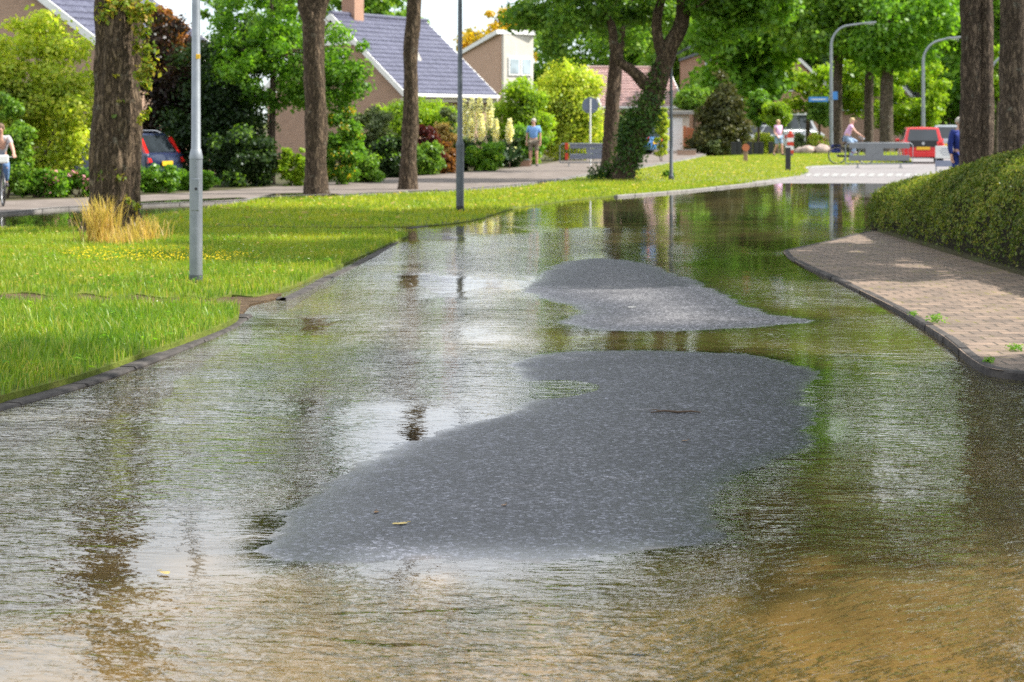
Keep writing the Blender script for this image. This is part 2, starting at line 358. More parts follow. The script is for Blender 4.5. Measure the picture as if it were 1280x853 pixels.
def watermat():
    t = NT('flood_water'); s = t.n('SeparateXYZ', i0=t.world()); y = s.outputs[1]
    # ripples: small wind chop plus flow lines, calmer far away
    def chop(rz):
        c = t.n('NewGeometry').outputs['Position']; v = t.n('Mapping', i0=c, i2=(0, 0, rz)).outputs[0]
        st = lambda sx, sy: t.n('Mapping', i0=v, i3=(sx, sy, 1)).outputs[0]
        n1 = t.noise(15, st(.45, 1.1), 2, .5, .5); n2 = t.noise(44, st(.55, 1.0), 2, .5, .3); n3 = t.noise(3.0, st(.5, 1.2), 2, .5, .8)
        return t.math('ADD', t.math('ADD', t.math('MULTIPLY', n1, 1.0), t.math('MULTIPLY', n2, .28)), t.math('MULTIPLY', n3, 1.6))
    flow = t.n('Attribute', _attribute_name='flow').outputs['Fac']
    calm = t.n('MapRange', i0=y, i1=20.0, i2=36.0, i3=1.0, i4=.06).outputs[0]
    patch = t.n('MapRange', i0=t.noise(.55, t.world((.8, .45, 1)), 3, .5), i1=.38, i2=.58, i3=.14, i4=1.1).outputs[0]
    rip = t.n('Attribute', _attribute_name='ripple').outputs['Fac']
    amp = t.math('MULTIPLY', t.math('MULTIPLY', calm, patch), rip)
    nd = t.n('Mix', _data_type='FLOAT'); t.set(nd.inputs[0], flow); t.set(nd.inputs[2], chop(.10)); t.set(nd.inputs[3], chop(-.62)); hsum = nd.outputs[0]
    nrm = t.bump(t.math('MULTIPLY', hsum, amp), .017)
    fr = t.n('Fresnel', IOR=1.42, Normal=nrm).outputs[0]
    murk = t.n('Attribute', _attribute_name='murk').outputs['Fac']
    bc = t.ramp(t.noise(.7, t.world((1, .4, 1)), 4), [(.35, (.035, .038, .012)), (.65, (.12, .088, .036))])
    sh = t.n('MixShader', i0=murk, i1=t.n('BsdfTransparent', Color=(.93, .88, .74)).outputs[0], i2=t.n('BsdfDiffuse', Color=bc).outputs[0])
    gl = t.n('BsdfGlossy', Roughness=.015, Normal=nrm, Color=(1, 1, 1))
    return t.done(t.n('MixShader', i0=fr, i1=sh.outputs[0], i2=gl.outputs[0]).outputs[0])
def soilmat(name, stops, sc=1.2, bump=.02):
    t = NT(name); P = t.world(); col = t.ramp(t.noise(sc, P, 7, .65), stops)
    p = t.n('BsdfPrincipled', Base_Color=col, Roughness=.95, Normal=t.bump(t.noise(sc * 14, P, 5), bump)); p.inputs['Specular IOR Level'].default_value = .2
    return t.done(p.outputs[0])
def pavermat():
    t = NT('concrete_pavers'); P = t.world()
    w = t.mix(.02, P, t.n('TexNoise', Vector=P, Scale=3.0).outputs['Color'])
    b = t.n('TexBrick', Vector=w, Color1=(.235, .17, .13), Color2=(.15, .112, .088), Mortar=(.07, .055, .042), Scale=1.0, Mortar_Size=.011, Mortar_Smooth=.3, Brick_Width=.225, Row_Height=.21)
    dirt = t.ramp(t.noise(3.4, P, 7, .7), [(.3, (.5, .48, .47)), (.5, (.85, .83, .8)), (.7, (1.25, 1.2, 1.12))])
    col = t.mix(1.0, b.outputs[0], dirt, 'MULTIPLY')
    moss = t.math('MULTIPLY', b.outputs[1], t.ramp(t.noise(1.3, P, 4), [(.52, (0, 0, 0)), (.62, (1, 1, 1))]))
    col = t.mix(t.math('MULTIPLY', moss, .8), col, (.18, .16, .02))
    hgt = t.math('ADD', t.math('MULTIPLY', b.outputs[1], -1.0), t.math('MULTIPLY', t.noise(45, P, 4), .3))
    p = t.n('BsdfPrincipled', Base_Color=col, Roughness=.72, Normal=t.bump(hgt, .012)); return t.done(p.outputs[0])
def grassmat():
    t = NT('grass_blade'); rnd = t.n('NewGeometry').outputs['Random Per Island']; P = t.world()
    col = t.ramp(rnd, [(0, (.078, .165, .014)), (.45, (.155, .265, .020)), (.8, (.25, .34, .028)), (.93, (.36, .36, .07)), (1, (.52, .42, .15))])
    y = t.n('SeparateXYZ', i0=P).outputs[1]
    far = t.n('MapRange', i0=y, i1=20.0, i2=34.0).outputs[0]
    col = t.mix(t.math('MULTIPLY', far, .45), col, (.40, .43, .035))
    pt = t.ramp(t.noise(.8, P, 4), [(.33, (.62, .8, .7)), (.5, (1, 1, 1)), (.67, (1.25, 1.08, .9))]); col = t.mix(1.0, col, pt, 'MULTIPLY')
    d = t.n('BsdfDiffuse', Color=col); tr = t.n('BsdfTranslucent', Color=t.mix(1.0, col, (1.3, 1.35, .6), 'MULTIPLY'))
    m = t.n('MixShader', i0=.42, i1=d.outputs[0], i2=tr.outputs[0]); gl = t.n('BsdfGlossy', Roughness=.4, Color=(.9, 1, .8))
    return t.done(t.n('MixShader', i0=.03, i1=m.outputs[0], i2=gl.outputs[0]).outputs[0])
M['grass'] = grassmat()
M['turf'] = soilmat('turf', [(.3, (.06, .085, .014)), (.55, (.12, .15, .02)), (.75, (.16, .13, .05))], 2.0)
M['mud'] = soilmat('wet_mud', [(.3, (.05, .032, .018)), (.55, (.12, .08, .045)), (.75, (.22, .15, .085))], 4.0, .05)
M['soil'] = soilmat('garden_soil', [(.3, (.035, .03, .018)), (.5, (.06, .055, .025)), (.75, (.06, .085, .02))])
M['path'] = soilmat('path_paving', [(.3, (.10, .083, .074)), (.5, (.155, .13, .115)), (.75, (.22, .185, .165))], 1.4, .006)
M['kerb_wet'] = soilmat('wet_kerbstone', [(.3, (.03, .028, .028)), (.6, (.075, .068, .064)), (.8, (.13, .115, .10))], 5, .006)
M['kerb_dry'] = soilmat('dry_kerbstone', [(.3, (.15, .142, .136)), (.7, (.27, .255, .245))], 5, .006)
# ------------------------------------------------------------------ the setting: road bed, flood water, verges, path, pavement
def grid(x0, x1, y0, y1, dx, dy):
    xs = np.arange(x0, x1 + dx * .5, dx); ys = np.arange(y0, y1 + dy * .5, dy)
    X, Y = np.meshgrid(xs, ys); n, m = len(xs), len(ys)
    idx = np.arange(n * m).reshape(m, n)
    Fq = np.stack([idx[:-1, :-1], idx[:-1, 1:], idx[1:, 1:], idx[1:, :-1]], -1).reshape(-1, 4)
    return np.stack([X.ravel(), Y.ravel()], -1), Fq
def fattr(o, name, vals):
    a = o.data.attributes.new(name, 'FLOAT', 'POINT'); a.data.foreach_set('value', np.asarray(vals, np.float32))
PX = lambda pts, z=0.0: [g(x, y, z) for x, y in pts]
ISLE_FAR = PX(smooth_poly([(668, 352), (690, 334), (718, 326), (745, 323), (775, 325), (802, 329), (832, 338), (855, 347), (882, 359), (908, 370), (928, 382), (965, 393), (1015, 400), (985, 405), (930, 410), (880, 413), (800, 414), (740, 411), (704, 404), (716, 396), (728, 389), (722, 382), (690, 377), (666, 369), (655, 361)], 4))
ISLE_NEAR = PX(smooth_poly([(640, 461), (665, 447), (700, 441), (760, 439), (850, 440), (920, 442), (960, 447), (1000, 457), (1019, 467), (1004, 480), (1003, 500), (1012, 522), (1014, 548), (985, 565), (940, 584), (905, 601), (888, 640), (888, 676), (800, 688), (720, 697), (600, 700), (480, 698), (345, 694), (365, 655), (400, 612), (440, 583), (500, 557), (560, 537), (625, 521), (662, 505), (666, 490), (655, 476)], 4))
POND = PX(smooth_poly([(660, 486), (680, 478), (720, 476), (752, 482), (735, 490), (690, 496), (666, 494)], 3))
def bed(P):
    d1 = sdist(P, ISLE_FAR); d2 = sdist(P, ISLE_NEAR); dp = sdist(P, POND)
    d = np.maximum(d1, d2); d = d + .075 * vnoise(P, 2.1, 1, 4) + .035 * vnoise(P, 8, 2, 3)
    z = np.where(d > 0, .0012 + .013 * (1 - np.exp(-np.maximum(d, 0) / .9)), -.055 * (1 - np.exp(-(np.maximum(-d, 0) / .62) ** 1.55)))
    z = z - .012 * np.clip((dp + .15) / .25, 0, 1)
    z += np.clip(1 - np.abs(d) / .45, 0, 1) * (.0022 * vnoise(P, 26, 6, 2) + .0016 * vnoise(P, 6, 7, 2))
    z += .003 * vnoise(P, 1.1, 5, 3) * np.clip(np.abs(d) * 2, 0, 1)
    near = np.clip((9.0 - P[:, 1]) / 2.5, 0, 1)
    z = np.where(d < 0, np.maximum(z, -.06 + .02 * near), z)
    return z, d
P0, F0 = grid(-7, 8, 3.0, 32.0, .05, .04)
zb, dd = bed(P0)
road = npmesh('road', np.c_[P0, zb], F0, asphalt_near(), smooth=True); tag(road, kind='structure')
nzs = vnoise(P0, .45, 8, 3)
fattr(road, 'sand', np.clip((10.6 + 2.2 * nzs - P0[:, 1]) / 3.0, 0, 1) * np.clip(-(dd) / .35 + .1, 0, 1) * .95 + .38 * np.clip(-(dd) / .5, 0, 1))
fattr(road, 'film', np.exp(-np.maximum(dd, 0) / np.clip(.09 + .16 * (11.5 - P0[:, 1]) / 3, .07, .30)))
fattr(road, 'wet', np.clip(1.0 - np.clip(dd - .25, 0, 1) * np.where(P0[:, 1] > 16.6, 1.3, .30), 0, 1))
P1, F1 = grid(-12, 45, 33.0, 100, .5, .5)
zz = np.clip((P1[:, 1] - 54) / 6, 0, 1) * .15 - .12; zz = np.minimum(zz, .03)
tag(npmesh('road', np.c_[P1, zz], F1, asphalt_far(), smooth=True), kind='structure')
P2, F2 = grid(-40, 20, 3.0, 75.0, .20, .20)
water = npmesh('water', np.c_[P2, np.zeros(len(P2))], F2, watermat(), smooth=True); tag(water, kind='structure')
dI = np.maximum(sdist(P2, ISLE_FAR), sdist(P2, ISLE_NEAR))
rip = np.clip(.32 + np.clip(-dI - .1, 0, 2) * .55, 0, 1)
behind = np.exp(-((P2[:, 1] - 17.0) / 1.2) ** 2) * np.clip((P2[:, 0] + .2) / .8, 0, 1)      # the calm lee between the two dry patches
rip *= 1 - .75 * behind
rip *= 1 - .6 * np.clip((P2[:, 0] - 1.2) / 1.0, 0, 1) * np.clip((P2[:, 1] - 8.3) / 1.5, 0, 1)
fattr(water, 'ripple', rip)
fattr(water, 'flow', np.clip((P2[:, 0] - .2 + .5 * vnoise(P2, .6, 21, 2)) / .9, 0, 1) * np.clip((9.6 - P2[:, 1]) / 1.5, 0, 1))
fattr(water, 'murk', np.clip(.30 + .3 * np.clip((P2[:, 1] - 7.0) / 5, 0, 1) + .15 * vnoise(P2, .5, 3, 3), .1, .75) * np.clip(-dI / .5, 0.05, 1))
# the ground sheet under everything, out to the horizon
mb = MB(); mb.add([(-900, -60, -.45), (900, -60, -.45), (900, 1800, -.45), (-900, 1800, -.45)], [(0, 1, 2, 3)])
tag(mb.build('ground', M['turf'], normals=False), kind='structure')
def slab(name, poly, z, m, depth=.45, wob=0):
    mb = MB(); mb.prism(poly, z - depth, z); o = mb.build(name, m)
    bm = bmesh.new(); bm.from_mesh(o.data); bmesh.ops.triangulate(bm, faces=[f for f in bm.faces if len(f.verts) > 4]); bm.to_mesh(o.data); bm.free()
    return tag(o, kind='structure')
VERGE_A = [(-9.5, gz(387))] + PX(smooth_poly([(0, 385), (40, 390), (80, 384), (120, 389), (160, 385), (200, 391), (232, 386), (262, 391), (296, 396), (290, 408), (238, 430), (182, 450), (100, 479), (0, 506), (-70, 523)], 4, False)) + [(-9.5, 11.5)]
VERGE_B = [(-14, gz(293))] + PX(smooth_poly([(0, 290), (250, 289), (400, 291), (505, 294), (490, 305), (440, 328), (398, 346), (372, 358), (345, 368), (316, 374), (290, 372), (262, 377), (232, 373), (205, 376), (170, 371), (140, 375), (105, 370), (70, 374), (35, 369), (0, 371)], 4, False)) + [(-9.5, gz(372))]
VERGE_C = PX(smooth_poly([(150, 279), (205, 266), (300, 253), (330, 248), (420, 245), (510, 241), (560, 239), (640, 234), (700, 226), (760, 216), (800, 211), (850, 202), (880, 196)], 4, False), .05) + \
          PX([(1000, 192), (1135, 190), (1140, 204)], .05) + PX(smooth_poly([(1060, 206), (1008, 208), (1000, 219), (850, 236), (772, 243), (700, 250), (640, 259), (590, 273), (520, 280), (400, 281), (300, 280), (200, 282)], 4, False), .05)
ZA, ZB, ZC = .075, .07, .038
slab('verge', VERGE_A, ZA - .02, M['turf']); slab('verge', VERGE_B, ZB - .042, M['turf']); slab('verge', VERGE_C, .014, M['turf'])
PATH_LO = smooth_poly([(-170, 274), (0, 265), (60, 260), (120, 257), (230, 253), (300, 250), (330, 246), (420, 243), (510, 239), (560, 237), (640, 231), (700, 223), (760, 213), (800, 208), (850, 199), (880, 193)], 3, False)
PATH_HI = smooth_poly([(-170, 257), (0, 251), (110, 247), (230, 241), (300, 236), (400, 229), (480, 223), (560, 217), (640, 210), (690, 203), (720, 198), (800, 192), (870, 187)], 3, False)
slab('path', PX(PATH_LO, .05) + PX(PATH_HI[::-1], .05), .045, M['path'])
hi = PX(PATH_HI, .05)
slab('garden', [(-160, hi[0][1])] + [(x, y + .02) for x, y in hi] + [g(1000, 184.5, .05), g(1130, 184, .05), (42, 122), (160, 122), (200, 420), (-200, 420)], .035, M['soil'])
slab('garden', [(5.65, -4), (60, -4), (60, 56), (12.5, 56), (9.0, 47), (6.6, 37.5), (5.70, 33.3), (5.65, 24)], .05, M['soil'])
tag(npmesh('puddle', [(x, y, .052) for x, y in PX([(318, 247), (345, 242), (395, 241), (425, 243), (400, 246), (350, 249)], .05)], [[0, 1, 2, 5], [2, 3, 4, 5]], M.setdefault('puddle', glassmat('puddle_water', (.03, .028, .02)))), kind='structure')
tag(npmesh('puddle', [(x, y, .052) for x, y in PX([(150, 253.5), (230, 249.5), (300, 247), (312, 248.5), (235, 252.3), (150, 256.2)], .05)], [[0, 1, 4, 5], [1, 2, 3, 4]], M['puddle']), kind='structure')
# pavement on the right with its kerb
KERB = smooth_poly([(1085, 289), (1040, 300), (998, 309), (979, 315), (1000, 330), (1040, 347), (1087, 369), (1130, 391), (1180, 421), (1213, 448), (1240, 461), (1290, 467), (1420, 484)], 5, False)
def pz(Z): return float(np.interp(Z, [13, 16, 20, 28, 33], [.058, .054, .036, .010, .005]))
def pave_pt(px, py):
    z = .02
    for _ in range(6): z = pz(gz(py, z))
    return (*g(px, py, z), z)
KP = [pave_pt(x, y) for x, y in KERB]
def row_top(x, y): return pz(y)
kin = [(p[0], p[1]) for p in KP]
pavepoly = kin + [(7.2, kin[-1][1] - .2), (7.2, 24), (5.9, 33.4)]
bm = bmesh.new(); bm.faces.new([bm.verts.new((x, y, 0)) for x, y in pavepoly])
for yc in np.arange(13, 34, .25): bmesh.ops.bisect_plane(bm, geom=bm.verts[:] + bm.edges[:] + bm.faces[:], plane_co=(0, yc, 0), plane_no=(0, 1, 0))
bmesh.ops.recalc_face_normals(bm, faces=bm.faces); bmesh.ops.triangulate(bm, faces=bm.faces[:])
for v in bm.verts: v.co.z = pz(v.co.y)
for f in bm.faces:
    if f.normal.z < 0: f.normal_flip()
me = bpy.data.meshes.new('pavement'); bm.to_mesh(me); bm.free(); me.materials.append(pavermat()); tag(link('pavement', me), kind='structure')
def ribbon(name, pts, w, zfun, m, depth=.3, inset=0, joint=None, lift=.006):
    """kerb: a run of bevelled stones along a line"""
    mb = MB(); n = len(pts); P = [Vector((p[0], p[1], 0)) for p in pts]
    L = [0]
    for i in range(1, n): L.append(L[-1] + (P[i] - P[i - 1]).length)
    def pt(s):
        s = max(0, min(L[-1], s)); i = max(k for k in range(n) if L[k] <= s + 1e-9); i = min(i, n - 2)
        f = (s - L[i]) / max(1e-6, L[i + 1] - L[i]); return P[i].lerp(P[i + 1], f)
    s = 0.0; joint = joint or .95
    while s < L[-1] - .05:
        a, b = s + .011, min(s + joint, L[-1]) - .011; k = 4; ring = []
        h = random.uniform(-.006, .005); sh = random.uniform(-.010, .010)
        for j in range(k + 1):
            q = pt(a + (b - a) * j / k); t = (pt(a + (b - a) * j / k + .05) - pt(a + (b - a) * j / k - .05)).normalized(); nn = Vector((-t.y, t.x, 0))
            zt_ = zfun(q.y) + lift + h; q = q + nn * (inset + sh)
            ring.append([q + Vector((0, 0, -depth)), q + Vector((0, 0, zt_ - .014)), q + nn * .014 + Vector((0, 0, zt_)), q + nn * (w - .012) + Vector((0, 0, zt_)), q + nn * w + Vector((0, 0, zt_ - .012)), q + nn * w + Vector((0, 0, -depth))])
        vs = [v for r in ring for v in r]
        fs = [(i * 6 + c, i * 6 + c + 1, (i + 1) * 6 + c + 1, (i + 1) * 6 + c) for i in range(k) for c in range(5)] + [tuple(range(6)), tuple(k * 6 + c for c in range(6))[::-1]]
        mb.add(vs, fs); s += joint
    return tag(mb.build(name, m, smooth=False), kind='structure')
ribbon('kerb', [(p[0], p[1]) for p in KP], .085, pz, M['kerb_wet'])
ka = PX(smooth_poly([(-80, 527), (0, 508), (100, 481), (180, 453), (235, 432), (290, 408), (306, 398), (316, 391)], 4, False), .03)
ribbon('kerb', ka, .13, lambda y: .012, M['kerb_wet'])
kb = PX(smooth_poly([(338, 370), (356, 374), (380, 365), (412, 348), (452, 329), (492, 306), (511, 291)], 4, False), .02)
ribbon('kerb', kb, .12, lambda y: .001, M['kerb_wet'])
kc = PX(smooth_poly([(515, 285), (592, 274), (642, 260), (702, 251), (772, 244)], 4, False), .01)
ribbon('kerb', kc, .12, lambda y: .008, M['kerb_wet'])
kd_ = PX(smooth_poly([(772, 244), (850, 238), (930, 230), (1000, 222), (1012, 214), (1015, 209)], 4, False), .05)
ribbon('kerb', kd_, .10, lambda y: .045, M['kerb_dry'])
kp = PX(PATH_LO, .05); ribbon('kerb', kp, -.10, lambda y: .045, M['kerb_dry'], lift=.01)
# pale blocks of the give-way line on the raised crossing
mk = mat('worn_white_paint', (.29, .29, .285), .75, (.21, .205, .20), 12)
for i in range(15):
    x = 1004 + i * 11.4; a = g(x, 221, .03); b = g(x + 7.5, 221, .03); c = g(x + 11, 217.3, .03); d = g(x + 4, 217.3, .03)
    q = MB().panel([(*p, .036) for p in (a, b, c, d)], .004).build('road_marking', mk, None); tag(q, kind='structure')
tag(MB().panel([(*p, .036) for p in PX([(1003, 209.5), (1050, 207.2), (1056, 208), (1006, 211)], .03)], .004).build('road_marking', mk), kind='structure')
# grass: blades by the ten thousand on each verge
def blades(name, poly, z, n, hmin, hmax, w, mt=None, seed=0, clear=(), kind='stuff', lean=.35, parent=None, nearbias=0, mask=None):
    r = np.random.default_rng(seed); p = np.array(poly); lo, hi_ = p.min(0), p.max(0); out = np.zeros((0, 2))
    while len(out) < n:
        q = r.uniform(lo, hi_, (n * 2, 2))
        if nearbias: q[:, 1] = lo[1] + (hi_[1] - lo[1]) * r.random(n * 2) ** (1 + nearbias)
        q = q[inpoly(q, poly)]; out = np.r_[out, q]
    P = out[:n]; vn = vnoise(P[::1], 1.3, seed, 2) if n < 60000 else np.interp(np.arange(n), np.arange(0, n), r.normal(0, .3, n))
    h = r.uniform(hmin, hmax, n) * (1 + .5 * vn) * np.where(r.random(n) < .04, 1.5, 1); a = r.uniform(0, 6.283, n); b = r.uniform(0, 6.283, n)
    ww = w * r.uniform(.7, 1.3, n); d = np.c_[np.cos(a), np.sin(a)] * (ww / 2)[:, None]; l = np.c_[np.cos(b), np.sin(b)] * (h * lean * r.uniform(.3, 1.7, n))[:, None]
    V = np.zeros((n, 5, 3)); V[:, 0, :2] = P - d; V[:, 1, :2] = P + d; V[:, :2, 2] = z - .02
    V[:, 2, :2] = P + d * .8 + l * .35; V[:, 3, :2] = P - d * .8 + l * .35; V[:, 2:4, 2] = (z + h * .55)[:, None]
    V[:, 4, :2] = P + l; V[:, 4, 2] = z + h * .93
    base = np.arange(n)[:, None] * 5
    Fq = np.concatenate([base + np.array([0, 1, 2]), base + np.array([0, 2, 3]), base + np.array([3, 2, 4])])
    o = npmesh(name, V.reshape(-1, 3), Fq, mt or M['grass'])
    return tag(o, kind=kind)
L = lambda o, s, c='grass': tag(o, s, c)
L(blades('grass', VERGE_A, ZA - .02, 75000, .06, .13, .007, seed=1), 'lush green grass on the shaded verge nearest the camera')
L(blades('grass', VERGE_B, ZB - .04, 100000, .045, .10, .009, seed=2), 'sunlit green grass around the galvanised pole')
L(blades('grass', VERGE_C, ZC - .02, 110000, .03, .09, .022, seed=3), 'yellow green mown grass beyond the side puddle')
def ground_leaves(name, poly, z, n, s_, mt, seed):
    r = np.random.default_rng(seed); p = np.array(poly); q = r.uniform(p.min(0), p.max(0), (n * 3, 2)); q = q[inpoly(q, poly)]; k = vnoise(q, 1.6, seed, 3) > .12; q = q[k][:n]; n = len(q)
    V = np.zeros((n, 4, 3)); a = r.uniform(0, 6.28, n); c = np.c_[q, z + r.uniform(.02, .08, n)]; sz = s_ * r.uniform(.6, 1.5, n)
    for j in range(4): V[:, j] = c + np.c_[np.cos(a + j * 1.571) * sz * (1, .5)[j % 2], np.sin(a + j * 1.571) * sz * (1, .5)[j % 2], r.uniform(-.4, .4, n) * sz]
    return tag(npmesh(name, V.reshape(-1, 3), np.arange(n * 4).reshape(-1, 4), mt), kind='stuff')
L(ground_leaves('weeds', VERGE_A, ZA - .02, 2600, .022, M['leaf_bright'], 31), 'broad-leaved weeds between the grass nearest the camera', 'weeds')
L(ground_leaves('weeds', VERGE_B, ZB - .02, 3000, .024, M['leaf_bright'], 32), 'clover and weeds in the grass round the galvanised pole', 'weeds')
L(ground_leaves('weeds', VERGE_B, ZB - .02, 1500, .016, M['straw'], 33), 'dry straw patches in the grass round the galvanised pole', 'weeds')
L(ground_leaves('weeds', VERGE_C, ZC - .03, 6000, .045, M['straw'], 34), 'dry straw patches in the grass beyond the side puddle', 'weeds')
fl = PX([(70, 318), (240, 314), (335, 327), (240, 333), (90, 329)], .07)
def flowers(name, poly, z, n, s, mt, seed):
    r = np.random.default_rng(seed); p = np.array(poly); q = r.uniform(p.min(0), p.max(0), (n * 3, 2)); q = q[inpoly(q, poly)][:n]; n = len(q)
    c = np.c_[q, z + r.uniform(.04, .1, n)]; V = np.zeros((n, 4, 3)); a = r.uniform(0, 6.28, n)
    for k in range(4): V[:, k] = c + np.c_[np.cos(a + k * 1.571) * s, np.sin(a + k * 1.571) * s, r.uniform(-.4, .4, n) * s]
    return tag(npmesh(name, V.reshape(-1, 3), np.arange(n * 4).reshape(-1, 4), mt), kind='stuff')
L(flowers('flowers', fl, ZB, 700, .013, M['flower_yellow'], 4), 'strip of tiny yellow flowers in the grass below the thick tree', 'flowers')
L(flowers('flowers', VERGE_A, ZA + .02, 26, .012, M['flower_white'], 5), 'scattered white clover heads in the nearest grass', 'flowers')
L(flowers('flowers', PX([(250, 300), (440, 300), (420, 330), (330, 340)], .07), ZB + .01, 60, .012, M['flower_white'], 6), 'scattered white clover heads right of the galvanised pole', 'flowers')
# dark washed-out bank between the two near verges
slab('bank', PX([(-40, 366), (140, 368), (290, 371), (352, 366), (345, 372), (312, 380), (303, 391), (280, 394), (250, 392), (140, 392), (-40, 391)], .02), .016, M['mud'])
# ------------------------------------------------------------------ leaves, shrubs, trees
def leaf_arrays(n, clumps, size, r, up=.35, aspect=.62, shell=.5):
    """n leaf-sized folded quads spread through a list of clumps (centre, radii)"""
    c = np.array([k[0] for k in clumps], float); rad = np.array([k[1] for k in clumps], float)
    w = np.prod(rad, 1) ** .72; pick = r.choice(len(clumps), n, p=w / w.sum())
    d = r.normal(size=(n, 3)); d /= np.linalg.norm(d, axis=1)[:, None]
    u = (shell + (1 - shell) * r.random(n)) * np.where(r.random(n) < .25, r.random(n), 1)
    pos = c[pick] + d * rad[pick] * u[:, None] * (1 + .18 * r.normal(size=n))[:, None]
    nr = d * .7 + r.normal(size=(n, 3)) * .6 + np.array([0, 0, up]); nr /= np.linalg.norm(nr, axis=1)[:, None]
    t = np.cross(nr, r.normal(size=(n, 3))); t /= np.linalg.norm(t, axis=1)[:, None] + 1e-9; b = np.cross(nr, t)
    s = size * r.uniform(.6, 1.35, n)[:, None]
    V = np.zeros((n, 4, 3)); V[:, 0] = pos - t * s * .5; V[:, 2] = pos + t * s * .5
    V[:, 1] = pos + b * s * aspect * .5 + nr * s * .10; V[:, 3] = pos - b * s * aspect * .5 + nr * s * .10
    return V.reshape(-1, 3)
def leaves(name, n, clumps, size, m, parent=None, seed=0, **kw):
    V = leaf_arrays(n, clumps, size, np.random.default_rng(seed), **kw)
    return npmesh(name, V, np.arange(len(V)).reshape(-1, 4), m, parent)
def subclumps(ells, k, rc, r, flat=.75, inner=.35):
    out = []; vol = np.array([e[1][0] * e[1][1] * e[1][2] for e in ells]) ** .7; vol /= vol.sum()
    for i in range(k):
        e = ells[r.choice(len(ells), p=vol)]; d = r.normal(size=3); d /= np.linalg.norm(d)
        u = inner + (1 - inner) * r.random() ** .6; q = np.array(e[0]) + d * np.array(e[1]) * u
        s = rc * r.uniform(.55, 1.4); out.append((q, (s, s, s * flat)))
    return out
def limb(mb, a, b, r0, r1, rnd, n=6, seg=6, sag=.15):
    a = Vector(a); b = Vector(b); L_ = (b - a).length; k = Vector((rnd.uniform(-1, 1), rnd.uniform(-1, 1), rnd.uniform(.0, 1))) * L_ * sag
    pts = [a.lerp(b, t) + k * math.sin(math.pi * t) for t in [i / n for i in range(n + 1)]]
    mb.tube(pts, [r0 + (r1 - r0) * (i / n) ** .8 for i in range(n + 1)], seg)
def tree(label, X, Z, path, ells, nleaf, lsize, lm, bm='bark', name='tree', group='street trees', clumps=40, rc=1.0, limbs=10, seed=0, z0=.05, cat='tree', disp=0, seg=14, forks=(), nopath=False):
    """tapered trunk with limbs to the leaf clumps, and a crown of leaf clumps; path is [(dx, dy, z, radius)] from the foot up"""
    r = np.random.default_rng(seed); rnd = random.Random(seed)
    t = thing(name, label, cat, (X, Z, z0), 0, group)
    mb = MB(); pts = [Vector(p[:3]) for p in path]; rad = [p[3] for p in path]
    sp = smooth_poly([tuple(p) for p in pts], 10 if disp else 4, False); sr = [q[0] for q in smooth_poly([(x, 0) for x in rad], 10 if disp else 4, False)]
    df = None
    if disp:
        def df(p, d, rr):
            q = p + d * rr; a = mnoise.fractal((q.x * 9, q.y * 9, q.z * 1.6), .8, 2, 4); b = mnoise.noise((q.x * 3 + 7, q.y * 3, q.z * .8))
            return disp * (a * 1.0 + b * 1.1)
    mb.tube(sp, sr, seg, disp=df)
    for fk in forks: mb.tube(smooth_poly([f[:3] for f in fk], 4, False), [q[0] for q in smooth_poly([(f[3], 0) for f in fk], 4, False)], max(8, seg - 4), disp=df)
    cl = subclumps(ells, clumps, rc, r)
    starts = [(Vector(p[:3]), p[3]) for p in path[-2:]] + [(Vector(f[:3]), f[3]) for fk in forks for f in fk[-2:]]
    order = sorted(range(len(cl)), key=lambda i: rnd.random())[:limbs]
    for i in order:
        e = Vector(cl[i][0]); s_, sr_ = min(starts, key=lambda s: (s[0] - e).length + rnd.uniform(0, 1)); r0 = min(sr_ * .5, .03 + .022 * (e - s_).length)
        limb(mb, s_, e, r0, .012, rnd)
    mb.build('trunk', M[bm], t, smooth=True)
    if nleaf: leaves('crown', nleaf, cl, lsize, M[lm] if isinstance(lm, str) else lm, t, seed)
    return t
